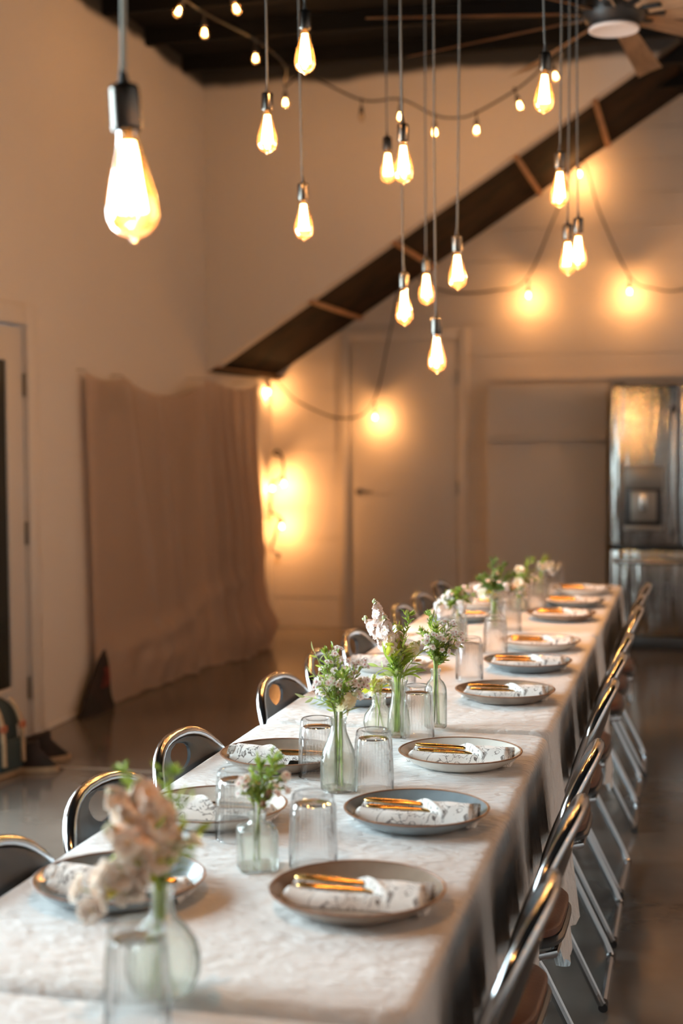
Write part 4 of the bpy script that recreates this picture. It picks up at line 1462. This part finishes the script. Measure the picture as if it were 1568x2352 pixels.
        green_c = [(0.232, 0.353, 0.048), (0.305, 0.421, 0.066), (0.195, 0.294, 0.054), (0.415, 0.490, 0.078)] if kind == 'green' else [(0.305, 0.392, 0.072), (0.366, 0.421, 0.096), (0.244, 0.323, 0.078)]
        if vi == 8:
            green_c = [(0.110, 0.196, 0.033), (0.159, 0.255, 0.042), (0.098, 0.167, 0.039)]
        spread_len = min(.06, L * .45)
        for b_ in range(nbr):
            s = .25 + .75 * b_ / (nbr - 1)
            p, d = at(s)
            if b_ == nbr - 1:
                dn, bl = d, .001
            else:
                dn, bl = rdir(d, rnd.uniform(.35, .75)), spread_len * (1 - .55 * s) * rnd.uniform(.8, 1.2)
            e = p + dn * bl
            if bl > .005:
                tube(sbm, [p, p.lerp(e, .5) + Vector((0, 0, .002)), e], [.0007, .0006, .0005], 5)
            nl = 9 if kind == 'green' else 5
            for q in range(nl):
                f = (q + .3) / nl
                pp = p.lerp(e, f)
                fine_leaf(pp, rdir(dn, rnd.uniform(.4, .9)), rnd.uniform(.012, .020) if kind == 'green' else rnd.uniform(.010, .017), rnd.uniform(.0028, .0045), rnd.choice(green_c))
            if kind == 'wax':
                for q in range(2 if far else 3):
                    wd = rdir(dn, rnd.uniform(.2, 1.0))
                    wp = e + wd * rnd.uniform(.006, .013)
                    tube(sbm, [e, wp], .0005, 4)
                    fd = (wd + Vector((.1, -.7, .5))).normalized()
                    put('blossom', WAX, t, wp, orient(fd, rnd.uniform(0, 6)), rnd.uniform(.85, 1.15) * (1.25 if far else 1))
            elif kind == 'berry':
                put('berry', BERRY, t, e, orient(dn), rnd.uniform(.9, 1.2))
        for q in range(12 if kind == 'green' else 4):
            p, d = at(rnd.uniform(.1, 1))
            fine_leaf(p, rdir(d, rnd.uniform(.4, .8)), rnd.uniform(.014, .022), rnd.uniform(.003, .005), rnd.choice(green_c))
        fol.verts.index_update()
        fo = mobj('foliage', colmesh('foliage', fol, fcols, 'leaf'), t)
        fo['kind'] = 'stuff'
        if kind == 'green' and not far:
            for q in range(3):
                p, d = at(1 - .12 * q)
                put('leaf', LEAF_TIP, t, p, orient_x(rdir(d, .35), rnd.uniform(-1, 1)), rnd.uniform(.8, 1.1))
    obj('stem', sbm, stem_mat, t, sharp=0)
for vi, lst in STEMS.items():
    rnd = random.Random(100 + vi)
    for i, (kd, x, y, z) in enumerate(lst):
        same = sorted([q for q in lst if q[0] == kd], key=lambda q: -q[3])
        desc = KIND[kd][1]
        if len(same) == 1:
            lab = '%s in %s' % (desc, VWORD[vi])
        else:
            r = same.index((kd, x, y, z))
            word = {0: 'tallest'}.get(r, 'shortest' if r == len(same) - 1 else ['', 'second tallest', 'third tallest', 'fourth tallest', 'fifth tallest', 'sixth tallest', 'seventh tallest', 'eighth tallest'][r])
            lab = '%s, %s of its kind in %s' % (desc, word, VWORD[vi])
        if vi == 1 and i < 11:
            y += .02
        build_stem(vi, kd, Vector((x, y, z)), lab, rnd)

# ================================================================== PENDANT BULBS
GL = [(.0128, 0), (.0130, -.010), (.0150, -.022), (.0200, -.040), (.0262, -.065), (.0305, -.085), (.0322, -.098), (.0312, -.110), (.0265, -.121), (.0180, -.1285), (.0080, -.1325), (.0045, -.1345), (.0030, -.1385), (0, -.1395)]
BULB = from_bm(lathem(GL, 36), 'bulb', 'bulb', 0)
bm = bmesh.new()
NS = 14
for k in range(NS):                 # squirrel-cage filament: strands on a widening cone
    a, b_ = 2 * PI * k / NS, 2 * PI * (k + .5) / NS
    tube(bm, [(.0085 * math.cos(a), .0085 * math.sin(a), -.016), (.0175 * math.cos(b_), .0175 * math.sin(b_), -.102)], .0013, 5)
    tube(bm, [(.0175 * math.cos(b_), .0175 * math.sin(b_), -.102), (.0085 * math.cos(a + 2 * PI / NS), .0085 * math.sin(a + 2 * PI / NS), -.016)], .0013, 5)
FIL = from_bm(bm, 'filament', 'filament', 0)
bm = bmesh.new()
lathe(bm, [(0, -.026), (.0045, -.026), (.0055, -.012), (.009, -.004), (.009, .0), (0, .0)], 16)
for a in (0, 2.1, 4.2):
    tube(bm, [(.003 * math.cos(a), .003 * math.sin(a), -.026), (.0055 * math.cos(a), .0055 * math.sin(a), -.036)], .0005, 5)
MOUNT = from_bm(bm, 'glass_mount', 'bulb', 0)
SOCK = from_bm(lathem([(0, .056), (.012, .056), (.0165, .0545), (.0185, .052), (.0190, .049), (.0190, .002), (.0185, 0), (.0165, -.002), (.0135, -.002), (0, -.001)], 36), 'socket', 'socket')
RELIEF = from_bm(lathem([(0, .082), (.0032, .082), (.0042, .072), (.0070, .060), (.0078, .0555), (0, .0555)], 18), 'strain_relief', 'cord_black')
CANOPY = from_bm(lathem([(0, .028), (.05, .028), (.052, .024), (.050, .006), (.040, .0), (.008, -.002), (.006, -.012), (0, -.012)], 32), 'ceiling_cap', 'socket')
PEND = [
    (-.690, 1.676, 1.692, 'pendant bulb on a pale cord, largest in view, in front of the left wall'),
    (-1.336, 4.412, 2.348, 'pendant bulb on a grey cord, first right of the large pale-corded one'),
    (-1.171, 4.270, 2.553, 'highest pendant bulb left of centre, against the black ceiling'),
    (-1.308, 4.734, 2.115, 'pendant bulb hanging directly below the highest left-of-centre bulb'),
    (-1.266, 5.914, 2.504, 'left one of two overlapping pendant bulbs against the upper wall'),
    (-.935, 4.612, 2.268, 'right one of two overlapping pendant bulbs against the upper wall'),
    (-1.045, 5.162, 1.851, 'pendant bulb at the lower edge of the soffit, left in its trio'),
    (-1.074, 5.760, 1.977, 'small pendant bulb between two nearer ones at the soffit'),
    (-.884, 4.934, 1.664, 'lowest pendant bulb, in front of the back wall door'),
    (-.836, 5.088, 1.967, 'pendant bulb just right of the soffit trio'),
    (-.478, 4.634, 2.471, 'pendant bulb beside the ceiling fan, highest on the right'),
    (-.470, 5.070, 2.240, 'pendant bulb in front of the soffit under the ceiling fan'),
    (-.488, 5.597, 2.064, 'left one of two overlapping pendant bulbs before the back wall'),
    (-.437, 5.464, 2.067, 'right one of two overlapping pendant bulbs before the back wall'),
]
pl = bpy.data.lights.new('bulb_light', 'POINT')
pl.energy = BULB_POWER
pl.color = WARM
pl.shadow_soft_size = .012
for k, (x, y, zb, lab) in enumerate(PEND):
    zs = zb + .1395
    t = thing('pendant_light', lab, 'pendant light', (x, y, zs), 0, 'filament bulb pendants')
    tilt = (math.radians(random.uniform(-1.5, 1.5)), math.radians(random.uniform(-1.5, 1.5)), random.uniform(0, 6))
    if k == 0:
        tilt = (0.01, math.radians(-3.2), 0)
    t.rotation_euler = tilt
    s = mobj('socket', SOCK, t)
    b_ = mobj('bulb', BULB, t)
    mobj('filament', FIL, b_)
    mobj('glass_mount', MOUNT, b_)
    mobj('strain_relief', RELIEF, t)
    inv = Matrix.Rotation(0, 4, 'Z')
    rotm = Matrix.Translation((x, y, zs)) @ t.rotation_euler.to_matrix().to_4x4()
    top = rotm @ Vector((0, 0, .080))
    zt = ZC - .004
    drift = random.uniform(-.012, .012)
    path = [top, top + Vector((drift * .3, 0, .06)), Vector((top.x + drift, top.y, (top.z + zt) / 2)), Vector((top.x + drift * .5, top.y, zt))]
    li = rotm.inverted()
    obj('cord', tubem([li @ p for p in smooth_path(path, 5)], .0034 if k else .0042, 8), 'cord_pale' if k == 0 else 'cord_grey', t)
    c = mobj('ceiling_cap', CANOPY, t)
    c.matrix_local = li @ Matrix.Translation((path[-1].x, path[-1].y, ZC - .028))
    lo = bpy.data.objects.new('bulb_light', pl)
    link(lo, t)
    lo.location = (0, 0, -.085)

# ================================================================== STRING LIGHTS
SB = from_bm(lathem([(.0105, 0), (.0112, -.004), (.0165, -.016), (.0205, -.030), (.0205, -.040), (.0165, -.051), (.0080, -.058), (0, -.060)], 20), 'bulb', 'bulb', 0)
SF = bmesh.new()
for k in range(8):
    a = 2 * PI * k / 8
    tube(SF, [(.004 * math.cos(a), .004 * math.sin(a), -.012), (.0085 * math.cos(a + .4), .0085 * math.sin(a + .4), -.042)], .0016, 5)
SF = from_bm(SF, 'filament', 'small_glow', 0)
SS = from_bm(lathem([(0, .030), (.008, .030), (.012, .026), (.013, .010), (.0145, .0), (.0125, -.004), (0, -.004)], 16), 'socket', 'cord_black')
LEAD = from_bm(lathem([(0, .078), (.009, .078), (.009, .068), (.0045, .060), (.0045, .028), (0, .028)], 12), 'lead', 'cord_black')
spl = bpy.data.lights.new('string_bulb_light', 'POINT')
spl.energy = STRING_POWER
spl.color = WARM
spl.shadow_soft_size = .012
upl = bpy.data.lights.new('string_bulb_light', 'POINT')
upl.energy = UPPER_STRING_POWER
upl.color = WARM
upl.shadow_soft_size = .012
def string_light(label, base, cordpts, bulbs, unlit=(), rad=.006, cmat='cord_black', lamp=None, lead=.070):
    t = thing('string_light', label, 'string lights', base)
    B = Vector(base)
    obj('cord', tubem([p - B for p in smooth_path(cordpts, 8)], rad, 8), cmat, t, sharp=0)
    for i, (x, y, z, tl) in enumerate(bulbs):      # z = socket top (on the cord)
        s = mobj('socket', SS, t, Vector((x, y, z - lead)) - B, (math.radians(tl[0]), math.radians(tl[1]), 0))
        if lead > .05:
            mobj('lead', LEAD, s)
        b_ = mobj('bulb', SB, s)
        if i not in unlit:
            b_['label'] = 'glowing bulb'
            f = mobj('filament', SF, s)
            lo = bpy.data.objects.new('string_bulb_light', lamp or spl)
            link(lo, s)
            lo.location = (0, 0, -.030)
# strand under the ceiling, dropping across the upper wall towards the fan
cu = [(-2.10, 6.0, 3.688), (-2.168, 6.63, 3.598), (-2.43, 6.60, 3.598), (-2.44, 6.97, 3.598), (-2.36, 7.58, 3.618), (-2.271, 7.853, 3.539), (-2.386, 8.250, 3.529), (-2.252, 8.250, 3.577), (-1.921, 8.250, 3.416),
      (-1.689, 8.250, 3.406), (-1.485, 8.250, 3.302), (-1.353, 8.250, 3.279), (-1.241, 8.250, 3.302), (-1.001, 8.250, 3.425), (-0.851, 8.250, 3.539), (-0.719, 8.136, 3.577)]
string_light('strand of small bulbs looping under the black ceiling and across the upper wall', (-2.43, 6.6, 3.598), cu,
             [(-2.168, 6.63, 3.598, (0, -20)), (-2.43, 6.60, 3.598, (0, 25)), (-2.44, 6.97, 3.598, (0, 0)), (-2.36, 7.58, 3.618, (0, 0)), (-2.386, 8.250, 3.529, (0, 0)), (-1.921, 8.250, 3.416, (0, 0)),
              (-1.689, 8.250, 3.406, (0, 0)), (-1.485, 8.250, 3.302, (0, 0)), (-1.241, 8.250, 3.302, (0, 0)), (-1.001, 8.250, 3.425, (0, -18)), (-0.795, 8.231, 3.572, (0, -15))], unlit=(5,), lamp=upl)
yb = 10.20
cb = [(-3.10, yb, 1.890), (-3.03, yb, 1.850), (-2.862, yb, 1.698), (-2.532, yb, 1.575), (-2.303, yb, 1.685), (-2.171, yb, 2.193), (-2.06, yb, 2.626), (-1.87, yb, 2.520), (-1.661, yb, 2.468), (-1.40, yb, 2.480), (-1.181, yb, 2.550),
      (-.968, yb, 3.013), (-.803, yb, 3.375), (-.66, yb, 2.980), (-.458, yb, 2.548), (-.30, yb, 2.460), (-.096, yb, 2.445), (.2, yb, 2.590), (.45, yb, 3.090), (.6, yb, 3.690)]
string_light('strand of bulbs swagged below the soffit along the back wall', (-2.3, yb, 1.690), cb,
             [(-3.10, yb, 1.875, (0, 0)), (-2.285, yb, 1.680, (0, 0)), (-1.165, yb, 2.535, (0, 0)), (-.808, yb, 3.370, (0, 0)), (-.460, yb, 2.540, (0, 0)), (.30, yb, 2.790, (0, 0))])
# loose tail hanging in the corner beside the drape
yc_ = 10.21
cc = [(-3.052, yc_ + .17, 1.29), (-3.067, yc_, 1.315), (-3.032, yc_, 1.34), (-2.997, yc_, 1.28), (-2.992, yc_, 1.17), (-3.042, yc_, 1.11), (-3.087, yc_, 1.10), (-3.092, yc_, 1.0), (-3.092, yc_, .89), (-3.052, yc_, .86), (-3.022, yc_, .83), (-3.052, yc_, .72), (-3.092, yc_, .60), (-3.052, yc_, .57), (-3.022, yc_, .55)]
string_light('tangled tail of glowing bulbs hanging in the corner beside the drape', (-3.042, yc_, 1.1), cc,
             [(-3.077, yc_, 1.115, (0, 0)), (-2.992, yc_, 1.15, (0, -12)), (-3.007, yc_, .83, (0, 0)), (-3.092, yc_, .90, (0, 15)), (-3.037, yc_, .57, (0, 15))], unlit=(3, 4), rad=.009, lead=.03)

# unseen strand added along the right-hand wall as warm fill light
sp = bpy.data.lights.new('string_bulb_light', 'POINT')
sp.energy = FILL_STRING_POWER
sp.color = WARM
sp.shadow_soft_size = .012
xs = XR - .16
cs, bs = [], []
for k in range(12):
    yy = -2.6 + k * 1.08
    cs.append((xs, yy, 2.75)); cs.append((xs, yy + .54, 2.52))
    bs.append((xs, yy + .54, 2.52, (0, 0)))
string_light('added unseen fill strand of bulbs along the wall opposite the drape', (xs, 3.5, 2.6), cs, bs, lamp=sp)

# ================================================================== CEILING FAN
fn = thing('ceiling_fan', 'large ten-blade ceiling fan with a white centre disc under the black ceiling', 'ceiling fan', (-.36, 6.40, 3.20))
obj('downrod', tubem([(0, 0, .22), (0, 0, .51)], .016, 12), 'fan_dark', fn)
obj('canopy', lathem([(0, .43), (.02, .43), (.075, .50), (.075, .515), (0, .515)], 28), 'fan_dark', fn)
obj('motor_housing', lathem([(0, .22), (.03, .22), (.10, .19), (.14, .14), (.145, .09), (.13, .05), (.112, .03), (.112, .021), (0, .021)], 36), 'fan_dark', fn)
obj('centre_disc', lathem([(0, .012), (.05, .010), (.085, .004), (.104, .0), (.109, .003), (.109, .012), (.1, .02), (0, .02)], 40), 'fan_disc', fn)
for k in range(10):
    a = math.radians(83.5) + 2 * PI * k / 10
    bm = bmesh.new()
    def blade(u, v):
        r = .15 + .93 * u
        w = .075 + .05 * u
        y = (v - .5) * w
        pit = math.radians(26) * (1 - .25 * u)
        return Vector((r, y * math.cos(pit), .075 - y * math.sin(pit) + .004 * (1 - (2 * v - 1) ** 2)))
    grid(bm, 10, 4, blade)
    bmesh.ops.solidify(bm, geom=bm.faces[:], thickness=.005)
    bl = obj('blade', bm, 'fan_blade', fn, (0, 0, 0), (0, 0, a))
    obj('blade_iron', boxm(.10, .22, -.018, .018, .068, .080, bev=.003), 'fan_dark', bl)
